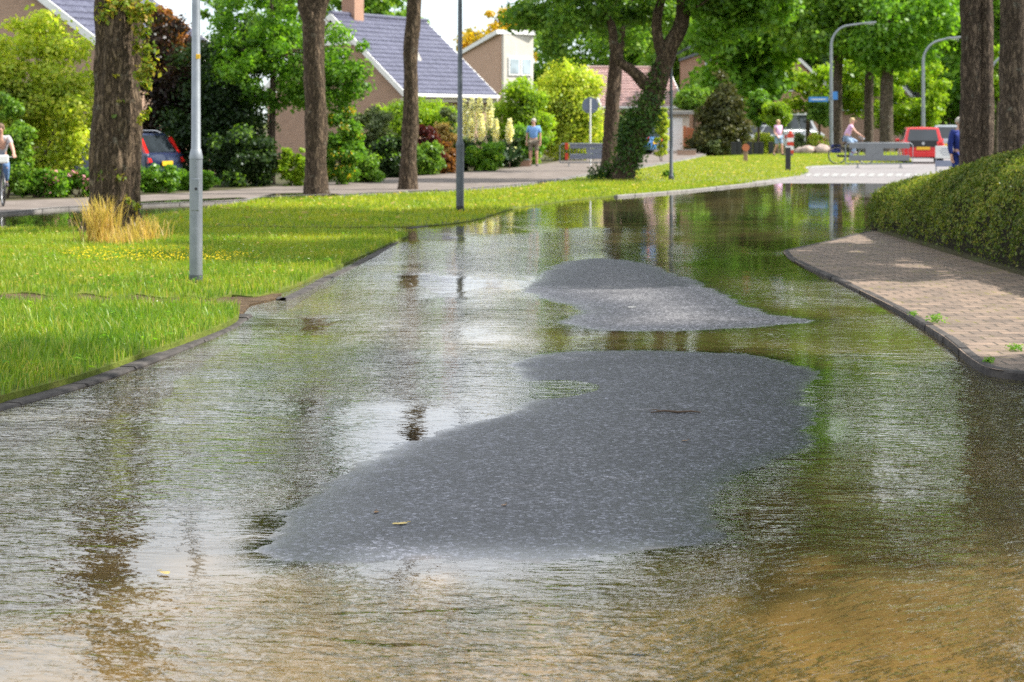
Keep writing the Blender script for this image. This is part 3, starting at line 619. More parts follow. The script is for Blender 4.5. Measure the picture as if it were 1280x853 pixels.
def shrub(label, px, py, w, h, lm, name='shrub', cat='shrub', lsize=3.6, dens=1.0, seed=0, group='garden shrubs', dz=0, shape='round', depth=.8, rc=None, stems=5, extra=None, k=None):
    """a bush whose foot stands at photo point (px, py) on the ground, about w by h photo pixels large"""
    Z = gz(py, .04) + dz; s = Z / F; X = (px - 640) * s; wm, hm = w * s, h * s
    t = thing(name, label, cat, (X, Z, .03), 0, group); r = np.random.default_rng(seed + 100); rnd = random.Random(seed)
    if shape == 'round': el = [((0, 0, hm * .55), (wm * .42, wm * .42 * depth, hm * .42)), ((0, 0, hm * .3), (wm * .46, wm * .46 * depth, hm * .3))]
    elif shape == 'cone': el = [((0, 0, hm * q), (wm * .5 * (1.02 - q), wm * .5 * (1.02 - q), hm * .12)) for q in (.12, .28, .44, .6, .76, .9)]
    elif shape == 'tall': el = [((0, 0, hm * .62), (wm * .40, wm * .40 * depth, hm * .36)), ((-wm * .1, 0, hm * .3), (wm * .42, wm * .42 * depth, hm * .3)), ((wm * .15, 0, hm * .4), (wm * .34, wm * .3, hm * .38))]
    elif shape == 'ball': el = [((0, 0, hm * .70), (wm * .46, wm * .46, hm * .28))]
    elif shape == 'umbrella': el = [((0, 0, hm * .74), (wm * .47, wm * .47, hm * .22))]
    elif shape == 'mat': el = [((wm * q, 0, hm * .4), (wm * .16, wm * .16 * depth, hm * .45)) for q in (-.36, -.2, -.05, .1, .25, .38)]
    rc = rc or .16 * min(wm, hm * 1.3); cl = subclumps(el, k or 46, rc, r)
    n = int(min(26000, max(900, 2.6 * dens * w * h * (4.2 / lsize) ** 2 * .55)))
    leaves('foliage', n, cl, lsize * s * 1.25, M[lm], t, seed)
    mb = MB(); tr = shape in ('ball', 'umbrella')
    if tr: mb.tube([(0, 0, -.05), (wm * .01, 0, hm * .3), (0, 0, hm * .6)], [wm * .065, wm * .05, wm * .045], 8)
    for i in range(stems):
        e = cl[rnd.randrange(len(cl))][0]; limb(mb, (rnd.uniform(-.08, .08) * wm if not tr else 0, 0, hm * .5 if tr else -.05), e, max(.012, wm * .016), .006, rnd, 4, 5)
    mb.build('trunk' if tr else 'stem', M['stem'], t, smooth=True)
    if extra: leaves('blossom' if 'flower' in extra[0] or 'petal' in extra[0] else 'leaf_tips', extra[1], [(np.array(c_[0]) + (0, -rc * .3, rc * .2), c_[1]) for c_ in cl[::3]], lsize * s * 1.2, M[extra[0]], t, seed + 5)['kind'] = 'stuff'
    return t
# --- the trees that give the picture its frame (trunk positions from their feet in the photo)
def X_(px, Z): return (px - 640) / F * Z
Z1 = gz(289, .07)
t1 = tree('thickest tree trunk with sprouting leaves, standing in straw-coloured grass left of the galvanised pole', X_(143, Z1), Z1,
     [(-.02, 0, -.1, .60), (-.01, 0, .10, .47), (0, 0, .45, .39), (.02, 0, 1.1, .365), (.04, 0, 2.0, .345), (.06, 0, 3.0, .335), (.08, 0, 4.2, .33), (.1, 0, 6, .30), (.0, .2, 8.5, .24), (0, .2, 12.0, .21), (0, .2, 14.5, .14)],
     [((-.4, .5, 16.5), (3.9, 3.8, 3.2)), ((-1.2, 0, 14.0), (2.6, 2.6, 1.4))], 13000, .30, 'oak', clumps=60, rc=.95, limbs=16, seed=1, disp=.055, seg=64, z0=.06)
sp = []
rs = np.random.default_rng(5)
for (px, py, rr) in [(178, 42, .17), (184, 62, .15), (172, 60, .12), (186, 85, .2), (176, 95, .15), (182, 106, .13), (184, 142, .10), (176, 150, .09), (150, 128, .07), (143, 145, .08), (150, 222, .12), (138, 216, .10), (128, 218, .09), (170, 258, .10), (160, 250, .08), (146, 95, .05),
                     (130, 18, .17), (142, 8, .2), (158, 6, .2), (172, 14, .22), (186, 10, .2), (136, 28, .12), (182, 26, .14), (166, 22, .12)]:
    p = at(px, py, Z1 - .32) - t1.location; sp.append((tuple(p), (rr, rr * .7, rr)))
leaves('sprouts', 1500, sp, .085, M['oak_sun'], t1, 3, shell=.1)
Z2 = gz(241, .06); Z3 = gz(236, .06)
tree('fork-topped slim tree trunk beside the path in front of the yellow-flecked shrub', X_(395, Z2), Z2,
     [(.02, 0, -.1, .34), (0, 0, .15, .29), (0, 0, .8, .262), (-.02, 0, 2.0, .25), (-.05, 0, 3.2, .25), (-.05, 0, 4.0, .26)],
     [((-.3, 0, 9.0), (1.4, 1.4, 2.0)), ((.2, .2, 16.0), (2.4, 2.4, 2.2))], 8000, .26, 'oak', clumps=44, rc=.7, limbs=10, seed=2, seg=24, disp=.03,
     forks=[[(-.05, 0, 3.9, .22), (-.28, 0, 4.6, .19), (-.5, .1, 6.2, .16), (-.6, .1, 8.5, .1)], [(-.05, 0, 3.9, .2), (.12, 0, 4.5, .17), (.36, 0, 5.2, .15), (.5, .1, 8.5, .12), (.3, .1, 13.5, .07)]])
tree('thinnest near trunk, slightly curved, standing left of the dark lamp post', X_(511, Z3), Z3,
     [(-.03, 0, -.1, .29), (-.02, 0, .2, .235), (0, 0, .9, .205), (.05, 0, 2.2, .19), (.04, 0, 3.4, .185), (.12, 0, 4.4, .17), (.2, 0, 6.5, .15), (.1, 0, 10, .12), (.1, 0, 14, .08)],
     [((.3, 0, 17.5), (2.4, 2.6, 2.4)), ((-.6, .3, 15.8), (1.8, 1.8, 1.3))], 6000, .26, 'oak', clumps=40, rc=.7, limbs=10, seed=3, seg=20, disp=.022)
Z4 = gz(213, .06); Z5 = gz(224, .06)
tree('straight bare trunk beside the left barrier, its crown merging with the ivy tree', X_(762, Z4), Z4,
     [(-.02, 0, -.1, .40), (0, 0, .2, .31), (.02, 0, 1, .265), (.12, 0, 2.6, .25), (.25, 0, 4.0, .22), (.4, 0, 5.5, .18), (.4, 0, 8, .12)],
     [((-1.7, -.6, 4.5), (1.9, 1.5, .9)), ((-1.2, -.5, 5.3), (2.3, 1.8, 1.1)), ((.6, -.4, 4.7), (1.4, 1.2, .6)), ((.0, 0, 6.8), (3.2, 2.8, 1.8)), ((-.8, 0, 8.6), (2.8, 2.6, 1.6))], 20000, .19, 'oak', clumps=95, rc=.55, limbs=16, seed=4, seg=16, disp=.025)
t5 = tree('leaning tree with ivy round its foot and dark crooked branches', X_(779, Z5), Z5,
     [(-.1, 0, -.1, .42), (0, 0, .2, .36), (.25, 0, 1.0, .31), (.75, 0, 2.1, .29), (1.05, 0, 3.0, .28), (1.35, 0, 3.8, .24), (1.7, 0, 4.7, .20), (1.6, 0, 6.5, .15)],
     [((-.4, 0, 5.2), (2.0, 1.8, 1.0)), ((1.8, .2, 6.0), (2.8, 2.2, 1.7)), ((3.2, .5, 4.9), (1.3, 1.3, .9)), ((.5, -.3, 4.1), (.8, .6, .5)), ((1.0, 0, 7.6), (3.4, 2.6, 1.6))], 22000, .17, 'oak', clumps=90, rc=.5, limbs=18, seed=5, seg=16, disp=.03,
     forks=[[(.85, 0, 2.5, .2), (.3, -.1, 3.05, .16), (-.2, -.1, 3.5, .13), (-.35, -.1, 4.4, .11), (-.8, 0, 5.2, .07)], [(1.2, 0, 3.3, .18), (.95, 0, 4.4, .15), (1.25, 0, 5.6, .11)]])
iv = [((x, -.05, z), (w * .86, w * .86, w * 1.15)) for x, z, w in [(.05, .35, .5), (.15, .8, .55), (.35, 1.2, .62), (.5, 1.7, .6), (.75, 2.0, .5), (.85, 2.5, .45), (.2, 1.5, .45), (1.0, 3.0, .38), (-.45, .2, .35), (-.8, .12, .28)]]
leaves('ivy', 7800, iv, .10, M['ivy'], t5, 6, shell=.6)
# the same oak's sprays over the garden, sunlight put into a lighter leaf colour
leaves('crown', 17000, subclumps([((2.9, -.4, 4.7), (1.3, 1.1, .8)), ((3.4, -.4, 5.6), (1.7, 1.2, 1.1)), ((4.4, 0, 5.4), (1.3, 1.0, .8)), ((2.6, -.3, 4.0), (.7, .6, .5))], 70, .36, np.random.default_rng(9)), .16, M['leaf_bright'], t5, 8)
# right-hand pair and neighbour behind the hedge
ZR = 39.5
tree('twin-stemmed trunk behind the hedge, hiding half of the person in blue', X_(1214, ZR), ZR,
     [(.0, 0, -.1, .30), (.0, 0, .3, .235), (.0, 0, 2, .215), (.0, 0, 4.5, .20), (-.1, 0, 7, .16), (-.3, 0, 9, .12)],
     [((-2.2, -.5, 10.8), (4.0, 4.0, 3.2)), ((-3.4, -.5, 8.2), (3.2, 2.8, 2.4)), ((-.6, 0, 7.4), (2.6, 2.6, 1.5)), ((-3.0, -.5, 6.0), (2.7, 2.4, 1.2)), ((-2.3, 0, 14.6), (3.8, 3.6, 2.6))], 36000, .34, 'leaf_mid', 'bark2', clumps=110, rc=.85, limbs=18, seed=11, seg=24, disp=.025,
     forks=[[(.24, -.05, -.1, .2), (.25, -.05, .6, .16), (.27, -.05, 2.5, .135), (.27, -.05, 4.6, .125), (.45, 0, 7, .1), (.6, 0, 9, .07)]])
ZQ = 36.5
tree('single dark trunk behind the hedge at the right edge', X_(1268, ZQ), ZQ,
     [(0, 0, -.1, .36), (0, 0, .3, .29), (0, 0, 2, .265), (.03, 0, 4.5, .25), (.1, 0, 7, .19), (.2, 0, 9.5, .12)],
     [((-1.6, -.5, 10.6), (3.4, 3.6, 2.8)), ((-1.2, 0, 13.2), (3.0, 3.0, 2.2))], 19000, .32, 'leaf_mid', 'bark2', clumps=90, rc=.85, limbs=14, seed=12, seg=24, disp=.025)
tree('tall tree just outside the picture, behind the near end of the hedge', 10.9, 27.9,
     [(0, 0, -.1, .4), (0, 0, .3, .32), (0, 0, 3, .28), (-.1, 0, 6, .22), (-.3, 0, 9, .14)],
     [((-.8, .2, 6.3), (1.9, 4.6, 1.1)), ((-1.0, 0, 7.6), (2.2, 4.8, 2.0)), ((-.6, 0, 9.4), (2.6, 4.0, 2.0)), ((-4.2, 0, 9.8), (2.4, 3.8, 2.1))], 22000, .30, 'leaf_mid', 'bark2', clumps=66, rc=.85, limbs=12, seed=13)
tree('tall tree just outside the picture, beside the nearest pavement', 9.3, 13.5,
     [(0, 0, -.1, .42), (0, 0, .3, .34), (0, 0, 3, .3), (.1, 0, 6, .24), (0, 0, 10, .14)],
     [((0, 0, 8.6), (4.2, 4.0, 3.0)), ((-.3, .6, 12.2), (4.0, 4.2, 2.6))], 17000, .32, 'leaf_mid', 'bark2', clumps=90, rc=.95, limbs=14, seed=14)
# far avenue trunks on the right and the leafy mass behind the crossing
def back(label, px, Z, tr, hb, ell, n, ls, lm, seed, bm='bark3', clumps=70, rc=1.1, group='trees beyond the crossing', limbs=9, name='tree'):
    return tree(label, X_(px, Z), Z, [(0, 0, -.1, tr * 1.5), (0, 0, .3, tr * 1.1), (0, 0, hb * .6, tr), (.05, 0, hb, tr * .95), (.1, 0, hb * 1.6, tr * .6)], ell, n, ls, lm, bm, name, group, clumps, rc, limbs, seed, z0=.0)
back('tree whose trunk stands right behind the curved lamp with the blue street sign', 1047, 120, .26, 5.5, [((-.8, 0, 9.5), (4.4, 4, 3.4)), ((-1.6, 0, 6.6), (2.6, 2.6, 1.2))], 11000, .34, 'leaf_mid', 21)
back('slimmer of the two bare trunks right of the pink cyclist', 1086, 122, .26, 5.0, [((.2, 0, 8.6), (3.0, 3, 3.6))], 8000, .34, 'leaf_mid', 22)
back('thicker of the two bare trunks right of the pink cyclist', 1108, 118, .36, 4.6, [((.6, -.6, 7.6), (3.2, 3, 2.6)), ((.2, 0, 5.6), (2.0, 2, 1.2))], 11000, .32, 'leaf_bright', 23)
back('yellow-green tree between the red car and the second curved lamp', 1148, 132, .12, 1.4, [((0, 0, 3.4), (2.2, 2, 2.4)), ((-.6, 0, 2.2), (2.2, 1.8, 1.2))], 9000, .26, 'leaf_lime', 24, 'stem', 50, .6)
back('slim yellow-green tree seen between the two right-hand trunks', 1246, 120, .10, 2.2, [((0, 0, 4.0), (.9, .9, 1.9))], 3500, .24, 'leaf_lime', 25, 'bark3', 30, .45)
back('lime-leaved tree left of the first curved lamp', 1010, 135, .14, 2.2, [((.5, 0, 4.0), (2.6, 2, 1.9)), ((3.6, 0, 3.9), (2.2, 2, 2.0))], 9000, .28, 'leaf_lime', 26, 'bark3', 50, .65)
bk = [('mid green tree', 'leaf_mid', 900, 148, 8.6, 5.5, 6.5), ('mid green tree', 'oak', 985, 160, 9.5, 6.5, 7.5), ('bright green tree', 'leaf_mid', 1072, 170, 10.5, 7, 8.5), ('mid green tree', 'leaf_mid', 1165, 160, 9.5, 6.5, 7.5), ('bright green tree', 'leaf_bright', 1232, 150, 8.5, 6, 7), ('mid green tree', 'leaf_mid', 1300, 150, 9, 6, 7), ('dark green tree', 'oak', 1125, 178, 7, 5, 6.5), ('dark green tree', 'oak', 1215, 168, 5.5, 5.5, 5), ('bright green tree', 'leaf_bright', 945, 128, 7.2, 3.6, 2.6), ('mid green tree', 'leaf_mid', 745, 165, 6.5, 6.0, 5.0), ('dark green tree', 'oak', 830, 170, 7.5, 5, 6.5)]
desc = ['reaching behind the ivy tree and the brown brick house', 'standing behind the gable with the white bargeboard', 'forming the high background above the pink cyclist', 'behind the second curved lamp, above the yellow-green tree', 'seen between the twin trunk and the right edge', 'behind the single trunk at the right edge', 'filling the gap above the red car', 'low behind the person in blue', 'hanging in front of the gable with the white bargeboard', 'behind the yellow-leaved tree and the bare trunk', 'behind the fork of the ivy tree']
for i, ((d, lm, px, Z, hz, rx, rz_), ds) in enumerate(zip(bk, desc)):
    back(f'large {d} {ds}', px, Z, .3, hz * .4, [((0, 0, hz), (rx, rx * .8, rz_)), ((-1, 0, hz * .55), (rx * .7, rx * .6, rz_ * .45))] + ([((.5, 0, hz + 9), (rx * .95, rx * .7, 6.5))] if px >= 960 else []), 20000 if px >= 960 else 14000, .46, lm, 30 + i, 'bark2', 120, 1.3, limbs=8)
back('autumn-yellow tree rising behind the tan house with the white panel', 622, 150, .2, 5, [((0, 0, 7.2), (2.4, 2, 2.2)), ((-1.4, 0, 5.8), (1.4, 1.4, 1.2))], 6000, .34, 'leaf_gold', 41, 'bark2', 36, .7, group='trees behind the houses')
back('green tree top showing behind the chimney of the tiled house', 487, 150, .2, 5, [((0, 0, 8.6), (2.6, 2, 2.0))], 5000, .36, 'leaf_mid', 42, 'bark2', 36, .8, group='trees behind the houses')
back('broad green tree top showing behind the forked trunk', 425, 150, .25, 5, [((0, 0, 8.4), (4.0, 3, 3.2)), ((-6, 0, 9.0), (5.0, 3, 4))], 12000, .38, 'leaf_mid', 44, 'bark2', 70, .95, group='trees behind the houses')
back('small grey-blue tree top at the left of the tan house sky gap', 640, 175, .2, 5, [((1.0, 0, 9.3), (1.6, 2, 2.0))], 3000, .36, 'leaf_grey', 43, 'bark2', 30, .8, group='trees behind the houses')
# --- shrubs and garden trees along the left path, from left to right
shrub('huge yellow-green shrub filling the upper left corner', 36, 246, 200, 250, 'leaf_yel', 'shrub', lsize=5.2, seed=1, dz=1.5, shape='tall', k=80, rc=.42, dens=2.0)
shrub('green leafy shrub behind the cyclist in the grey T-shirt', 8, 249, 70, 150, 'leaf_mid', lsize=4, seed=2, dz=.4, shape='tall')
shrub('dense grey-green willow-leaved bush between the cyclist and the thick tree', 84, 232, 80, 106, 'leaf_dark', lsize=2.8, seed=3, dens=1.5, extra=('leaf_grey', 2500))
for i, (px, py, w, h, s) in enumerate([(50, 247, 62, 40, 'bed of bright green perennials left of the thick tree, nearest the cyclist'), (100, 246, 56, 38, 'bed of bright green perennials touching the left side of the thick tree'), (198, 241, 52, 40, 'bright green perennials below the dark blue estate car'), (240, 238, 56, 30, 'low bright green perennials behind the galvanised pole')]):
    shrub(s, px, py, w, h, 'leaf_bright', 'perennial_plant', 'plant', lsize=4.0, seed=10 + i, shape='mat', stems=8, group='bright perennials along the path', extra=('flower_pink', 160) if i < 2 else None)
shrub('almost black purple-leaved tree above the dark blue estate car', 218, 232, 130, 222, 'leaf_purple', 'tree', 'tree', lsize=4.2, seed=20, dz=3, shape='tall', k=80, dens=1.8)
shrub('dark evergreen mass between the galvanised pole and the star-leaved tree', 278, 232, 140, 215, 'leaf_dark', lsize=4, seed=21, dz=2, shape='tall', k=90, dens=1.8)
shrub('dark green bush at the foot of the star-leaved tree', 300, 233, 110, 70, 'leaf_dark', lsize=4, seed=22, extra=('leaf_mid', 900))
shrub('reddish-brown tree top against the roof at upper left', 205, 230, 70, 226, 'leaf_copper', 'tree', 'tree', lsize=3.6, seed=23, dz=6, shape='umbrella')
ZS = gz(230, .04)
tree('bright star-leaved young tree between the galvanised pole and the forked trunk', X_(339, ZS), ZS, [(0, 0, -.1, .13), (0, 0, .5, .10), (.03, 0, 1.8, .09), (.05, 0, 3.5, .07), (0, 0, 5.2, .04)],
     [((-.1, 0, 3.0), (1.5, 1.3, 1.3)), ((-.1, 0, 4.6), (1.35, 1.2, 1.5)), ((1.75, -.4, 3.4), (.8, .8, .7)), ((1.6, -.3, 2.4), (.7, .7, .6))], 15000, .13, 'leaf_bright', 'bark2', group='garden trees', clumps=90, rc=.36, limbs=22, seed=51)
shrub('green shrub with golden tips right of the forked trunk', 427, 231, 60, 98, 'leaf_bright', lsize=3.4, seed=24, extra=('leaf_gold', 420), shape='tall')
shrub('yellow-green shrub at the left foot of the forked trunk', 364, 233, 40, 58, 'leaf_lime', lsize=3.6, seed=25, shape='mat')
shrub('spreading green bush low beside the path, right of the forked trunk', 452, 228, 66, 42, 'leaf_mid', lsize=3.4, seed=26)
shrub('rounded grey-leaved small tree in front of the gable wall', 470, 219, 62, 88, 'leaf_grey', 'tree', 'tree', lsize=3.2, seed=27, dz=3, shape='round', group='garden trees', stems=8)
shrub('clipped dark green hedge bush left of the thinnest trunk', 490, 222, 66, 50, 'leaf_dark', lsize=3, seed=28, dens=1.6, extra=('leaf_mid', 700))
shrub('clipped dark green hedge bush right of the thinnest trunk', 532, 219, 46, 42, 'leaf_mid', lsize=3, seed=29, dens=1.5)
shrub('trimmed yellow-green hedge along the gable wall', 518, 214, 112, 84, 'leaf_lime', 'hedge', 'hedge', lsize=3, seed=30, dz=6, shape='umbrella', group='hedges', dens=1.5, stems=10)
shrub('burgundy-leaved shrub just right of the thinnest trunk', 532, 219, 44, 68, 'leaf_burg', lsize=3, seed=31, dz=.8)
shrub('copper-brown bush left of the dark lamp post foot', 559, 217, 30, 38, 'leaf_copper', lsize=3, seed=32)
shrub('feathery pinkish grass plumes behind the copper bush', 553, 216, 42, 66, 'straw', 'grass_plume', 'plant', lsize=3, seed=33, dz=2, shape='tall')
shrub('grey-green upright shrub left of the white yucca flowers', 562, 214, 34, 82, 'leaf_grey', lsize=3, seed=34, dz=3, shape='tall')
shrub('low clipped hedge with a yellow-green top beside the dark lamp post', 606, 214, 58, 36, 'leaf_bright', 'hedge', 'hedge', lsize=2.8, seed=35, dens=1.8, group='hedges', extra=('leaf_lime', 900))
shrub('dark bush between the low hedge and the standing man', 640, 209, 40, 36, 'leaf_dark', lsize=3, seed=36, extra=('flower_white', 120))
shrub('dark green bush under the yucca flowers', 580, 214, 44, 40, 'leaf_dark', lsize=3, seed=37, dz=.6)
shrub('tall airy yellow-green tree behind the standing man', 652, 205, 84, 112, 'leaf_lime', 'tree', 'tree', lsize=3.4, seed=38, dz=2, shape='tall', group='garden trees', k=70)
shrub('tall yellow-leaved tree between the man and the round sign', 708, 203, 100, 132, 'leaf_yel', 'tree', 'tree', lsize=3.4, seed=39, dz=4, shape='tall', group='garden trees', k=80)
shrub('green undergrowth right behind the standing man', 662, 206, 50, 62, 'leaf_bright', lsize=3, seed=40, dz=1)
shrub('dark green bush behind the round sign', 738, 199, 44, 56, 'leaf_mid', lsize=3, seed=41, dz=1)
shrub('silvery shrub between the bare trunk and the ivy tree', 784, 199, 36, 62, 'leaf_grey', lsize=3, seed=42, dz=3)
shrub('narrow golden conifer column right of the ivy tree', 827, 203, 22, 76, 'leaf_yel', 'conifer', 'tree', lsize=2.6, seed=43, dz=2, shape='tall', group='garden trees')
# gardens beyond the far verge
shrub('brownish dark fir tree in the garden beyond the third lamp post', 902, 192, 84, 106, 'conifer', 'conifer', 'tree', lsize=3.2, seed=50, dz=1, shape='cone', group='garden trees', dens=2.0, k=110, rc=.5)
shrub('green shrub left of the fir tree', 868, 191, 44, 86, 'leaf_mid', lsize=3, seed=51, dz=4, shape='umbrella')
shrub('low rounded grey-green bush at the foot of the fir tree', 896, 192, 46, 22, 'leaf_grey', lsize=2.4, seed=52)
shrub('bluish leafy plant near the orange fence', 862, 187, 24, 24, 'leaf_mid', 'plant', 'plant', lsize=2.4, seed=53)
shrub('ball-shaped standard tree left of the umbrella-shaped one', 948, 191, 32, 79, 'leaf_bright', 'tree', 'tree', lsize=2.6, seed=54, dz=3, shape='ball', group='garden trees', dens=2)
shrub('umbrella-shaped clipped small tree left of the silver van', 971, 191, 36, 65, 'leaf_lime', 'tree', 'tree', lsize=2.6, seed=55, dz=1, shape='umbrella', group='garden trees', dens=2)
shrub('flat yellow-green shrub behind the row of dark posts', 955, 190, 40, 24, 'leaf_yel', lsize=2.4, seed=56, dz=1)
shrub('pale grey plant right of the fir tree', 928, 190, 26, 26, 'leaf_grey', 'plant', 'plant', lsize=2.4, seed=57)
shrub('flat yellow shrub with pink flowers left of the first curved lamp', 1022, 189, 32, 24, 'leaf_yel', lsize=2.4, seed=58, extra=('flower_pink', 200))
shrub('pale bush between the striped post and the rocks', 1000, 189, 20, 24, 'leaf_grey', lsize=2.4, seed=59)
shrub('small shaded standard tree left of the lamp with the street sign', 1024, 190, 34, 70, 'leaf_mid', 'tree', 'tree', lsize=2.6, seed=60, dz=4, shape='ball', group='garden trees')
shrub('narrow yellow-green conifer between the bare avenue trunks', 1097, 180, 12, 28, 'leaf_lime', 'conifer', 'tree', lsize=2.2, seed=61, dz=2, shape='tall', group='garden trees')
shrub('dark hedge closing the view behind the pink cyclist', 1064, 180, 56, 40, 'leaf_dark', 'hedge', 'hedge', lsize=2.8, seed=62, dz=16, group='hedges', dens=1.6)
shrub('green bush left of the red car', 1125, 180, 34, 36, 'leaf_mid', lsize=2.6, seed=63, dz=10)
shrub('round green bush at the crossing behind the red car', 1155, 180, 40, 46, 'leaf_dark', lsize=2.6, seed=64, dz=18)
shrub('low bush at the foot of the right-hand trunks', 1232, 196, 60, 34, 'leaf_dark', lsize=2.6, seed=65, dz=24)
shrub('dark bushes low behind the row of dark posts', 1005, 180, 60, 44, 'leaf_dark', lsize=2.6, seed=66, dz=18)
shrub('small weedy clump round the foot of the third lamp post bend', 835, 222, 16, 8, 'leaf_mid', 'plant', 'plant', lsize=2.4, seed=67)
# yuccas in flower
ymb = None
for i, (px, top, bot, wpx) in enumerate([(581, 128, 170, 8), (590, 125, 165, 9), (600, 124, 158, 9), (612, 124, 160, 9), (601, 146, 176, 8), (589, 152, 178, 7), (620, 152, 178, 7), (637, 151, 178, 8)]):
    Z = gz(211, .04) + (0 if i > 3 else 1.2); s = Z / F; X = X_(px, Z); zt_ = H - (top - HOR) * s; zb_ = H - (bot - HOR) * s
    lab = ['flowering yucca hidden partly by the dark lamp post', 'tall flowering yucca just right of the dark lamp post', 'tallest middle yucca with a cream flower spike', 'tall yucca at the right of the tall four', 'short yucca in front of the middle of the group', 'short yucca in front, close to the dark lamp post', 'short yucca in front, right of the group', 'solitary yucca standing apart, nearest the man'][i]
    t = thing('yucca', lab, 'yucca', (X, Z, .03), 0, 'white flowering yuccas')
    r = np.random.default_rng(70 + i); k = 9; w = wpx * s * .54
    cl = [((0, 0, zb_ + (zt_ - zb_) * q), (w * (.55 + .75 * math.sin(math.pi * min(1, .12 + q * .86))), ) * 2 + ((zt_ - zb_) / k * .8,)) for q in [j / (k - 1) for j in range(k)]]
    leaves('flower_spike', 700, cl, .095, M['yucca_flower'], t, 80 + i, shell=.3)
    MB().tube([(0, 0, 0), (0, 0, zt_)], .02, 6).build('stalk', M['stem'], t)
    V = []; Fq = []
    for j in range(34):
        a = r.uniform(0, 6.28); el = r.uniform(.5, 1.35); Ln = r.uniform(.5, .75); d = np.array([math.cos(a) * math.cos(el), math.sin(a) * math.cos(el), math.sin(el)]); n_ = np.array([-math.sin(a), math.cos(a), 0]) * .022
        b0 = np.array([0, 0, max(.25, zb_ - .75)]); V += [b0 - n_, b0 + n_, b0 + d * Ln * .6 + n_, b0 + d * Ln, b0 + d * Ln * .6 - n_]; q = len(V) - 5; Fq += [[q, q + 1, q + 2, q + 4], [q + 4, q + 2, q + 3, q + 3]]
    mbx = MB(); mbx.add(V, [tuple(dict.fromkeys(f)) for f in Fq]); mbx.build('leaves', M['yucca_leaf'], t, normals=False)
# hedge on the right
hg = thing('hedge', 'long rounded clipped hedge along the pavement on the right', 'hedge', (0, 0, 0), 0)
def hprof(Z):                                     # height along the hedge
    return float(np.interp(Z, [20, 24, 27, 30, 33, 36], [1.50, 1.46, 1.38, 1.12, .86, .70]))
rh = np.random.default_rng(3); HX0, HW = 5.72, 2.7; HZ0, HZ1 = 19.5, 35.6
def hpoint(Z, q):                                  # q 0..1 round the section from the pavement side foot, over the top, to the back foot
    e = np.clip((HZ1 - Z) / 1.1, 0, 1) ** .5; h = hprof(Z) * (.35 + .65 * e); w = HW * (.55 + .45 * e); cx = HX0 + HW / 2
    th = math.pi * (1 - q); cxs, sn = math.cos(th), math.sin(th); p = .55
    return (cx + w / 2 * math.copysign(abs(cxs) ** p, cxs) + (.25 * sn if cxs < 0 else 0), Z, h * abs(sn) ** p)
nz_, nq = 64, 20; V = []
for i in range(nz_):
    Z = HZ0 + (HZ1 - HZ0) * i / (nz_ - 1)
    for j in range(nq):
        x, y, z = hpoint(Z, j / (nq - 1)); V.append((HX0 + HW / 2 + (x - HX0 - HW / 2) * .95, y - (.08 if i == nz_ - 1 else 0), z * .95 + .02))
mbh = MB(); mbh.add(V, [(i * nq + j, i * nq + j + 1, (i + 1) * nq + j + 1, (i + 1) * nq + j) for i in range(nz_ - 1) for j in range(nq - 1)] + [tuple((nz_ - 1) * nq + j for j in range(nq))])
mbh.build('dark_core', soilmat('hedge_core', [(.3, (.010, .010, .005)), (.7, (.03, .026, .012))], 8), hg, smooth=True)  # solid dark core filling the hedge behind its leaf layer
n = 100000; zr = HZ0 + (HZ1 - HZ0) * np.where(rh.random(n) < .12, 1 - .05 * rh.random(n) ** 2, rh.random(n)); qr = rh.random(n) ** 1.0; pos = np.array([hpoint(a, b) for a, b in zip(zr, qr * .78)])
out = pos - np.array([HX0 + HW / 2, 0, .35]); out[:, 1] = 0; out /= np.linalg.norm(out, axis=1)[:, None]
bumpv = np.array([mnoise.fractal((p[0] * 1.7, p[1] * 1.7, p[2] * 2.4), .9, 2, 3) for p in pos[::1]])
pos = pos + out * (bumpv * .085 + rh.normal(0, .022, n))[:, None] + rh.normal(0, .012, (n, 3)); pos[:, 2] = np.maximum(pos[:, 2], .01) + .03
nr = out + rh.normal(size=(n, 3)) * .55; nr /= np.linalg.norm(nr, axis=1)[:, None]; tt = np.cross(nr, rh.normal(size=(n, 3))); tt /= np.linalg.norm(tt, axis=1)[:, None]; bb = np.cross(nr, tt)
s_ = (.040 * rh.uniform(.6, 1.4, n))[:, None]; V = np.zeros((n, 4, 3)); V[:, 0] = pos - tt * s_ * .6; V[:, 2] = pos + tt * s_ * .6; V[:, 1] = pos + bb * s_ * .3; V[:, 3] = pos - bb * s_ * .3
npmesh('foliage', V.reshape(-1, 3), np.arange(n * 4).reshape(-1, 4), M['hedge'], hg)
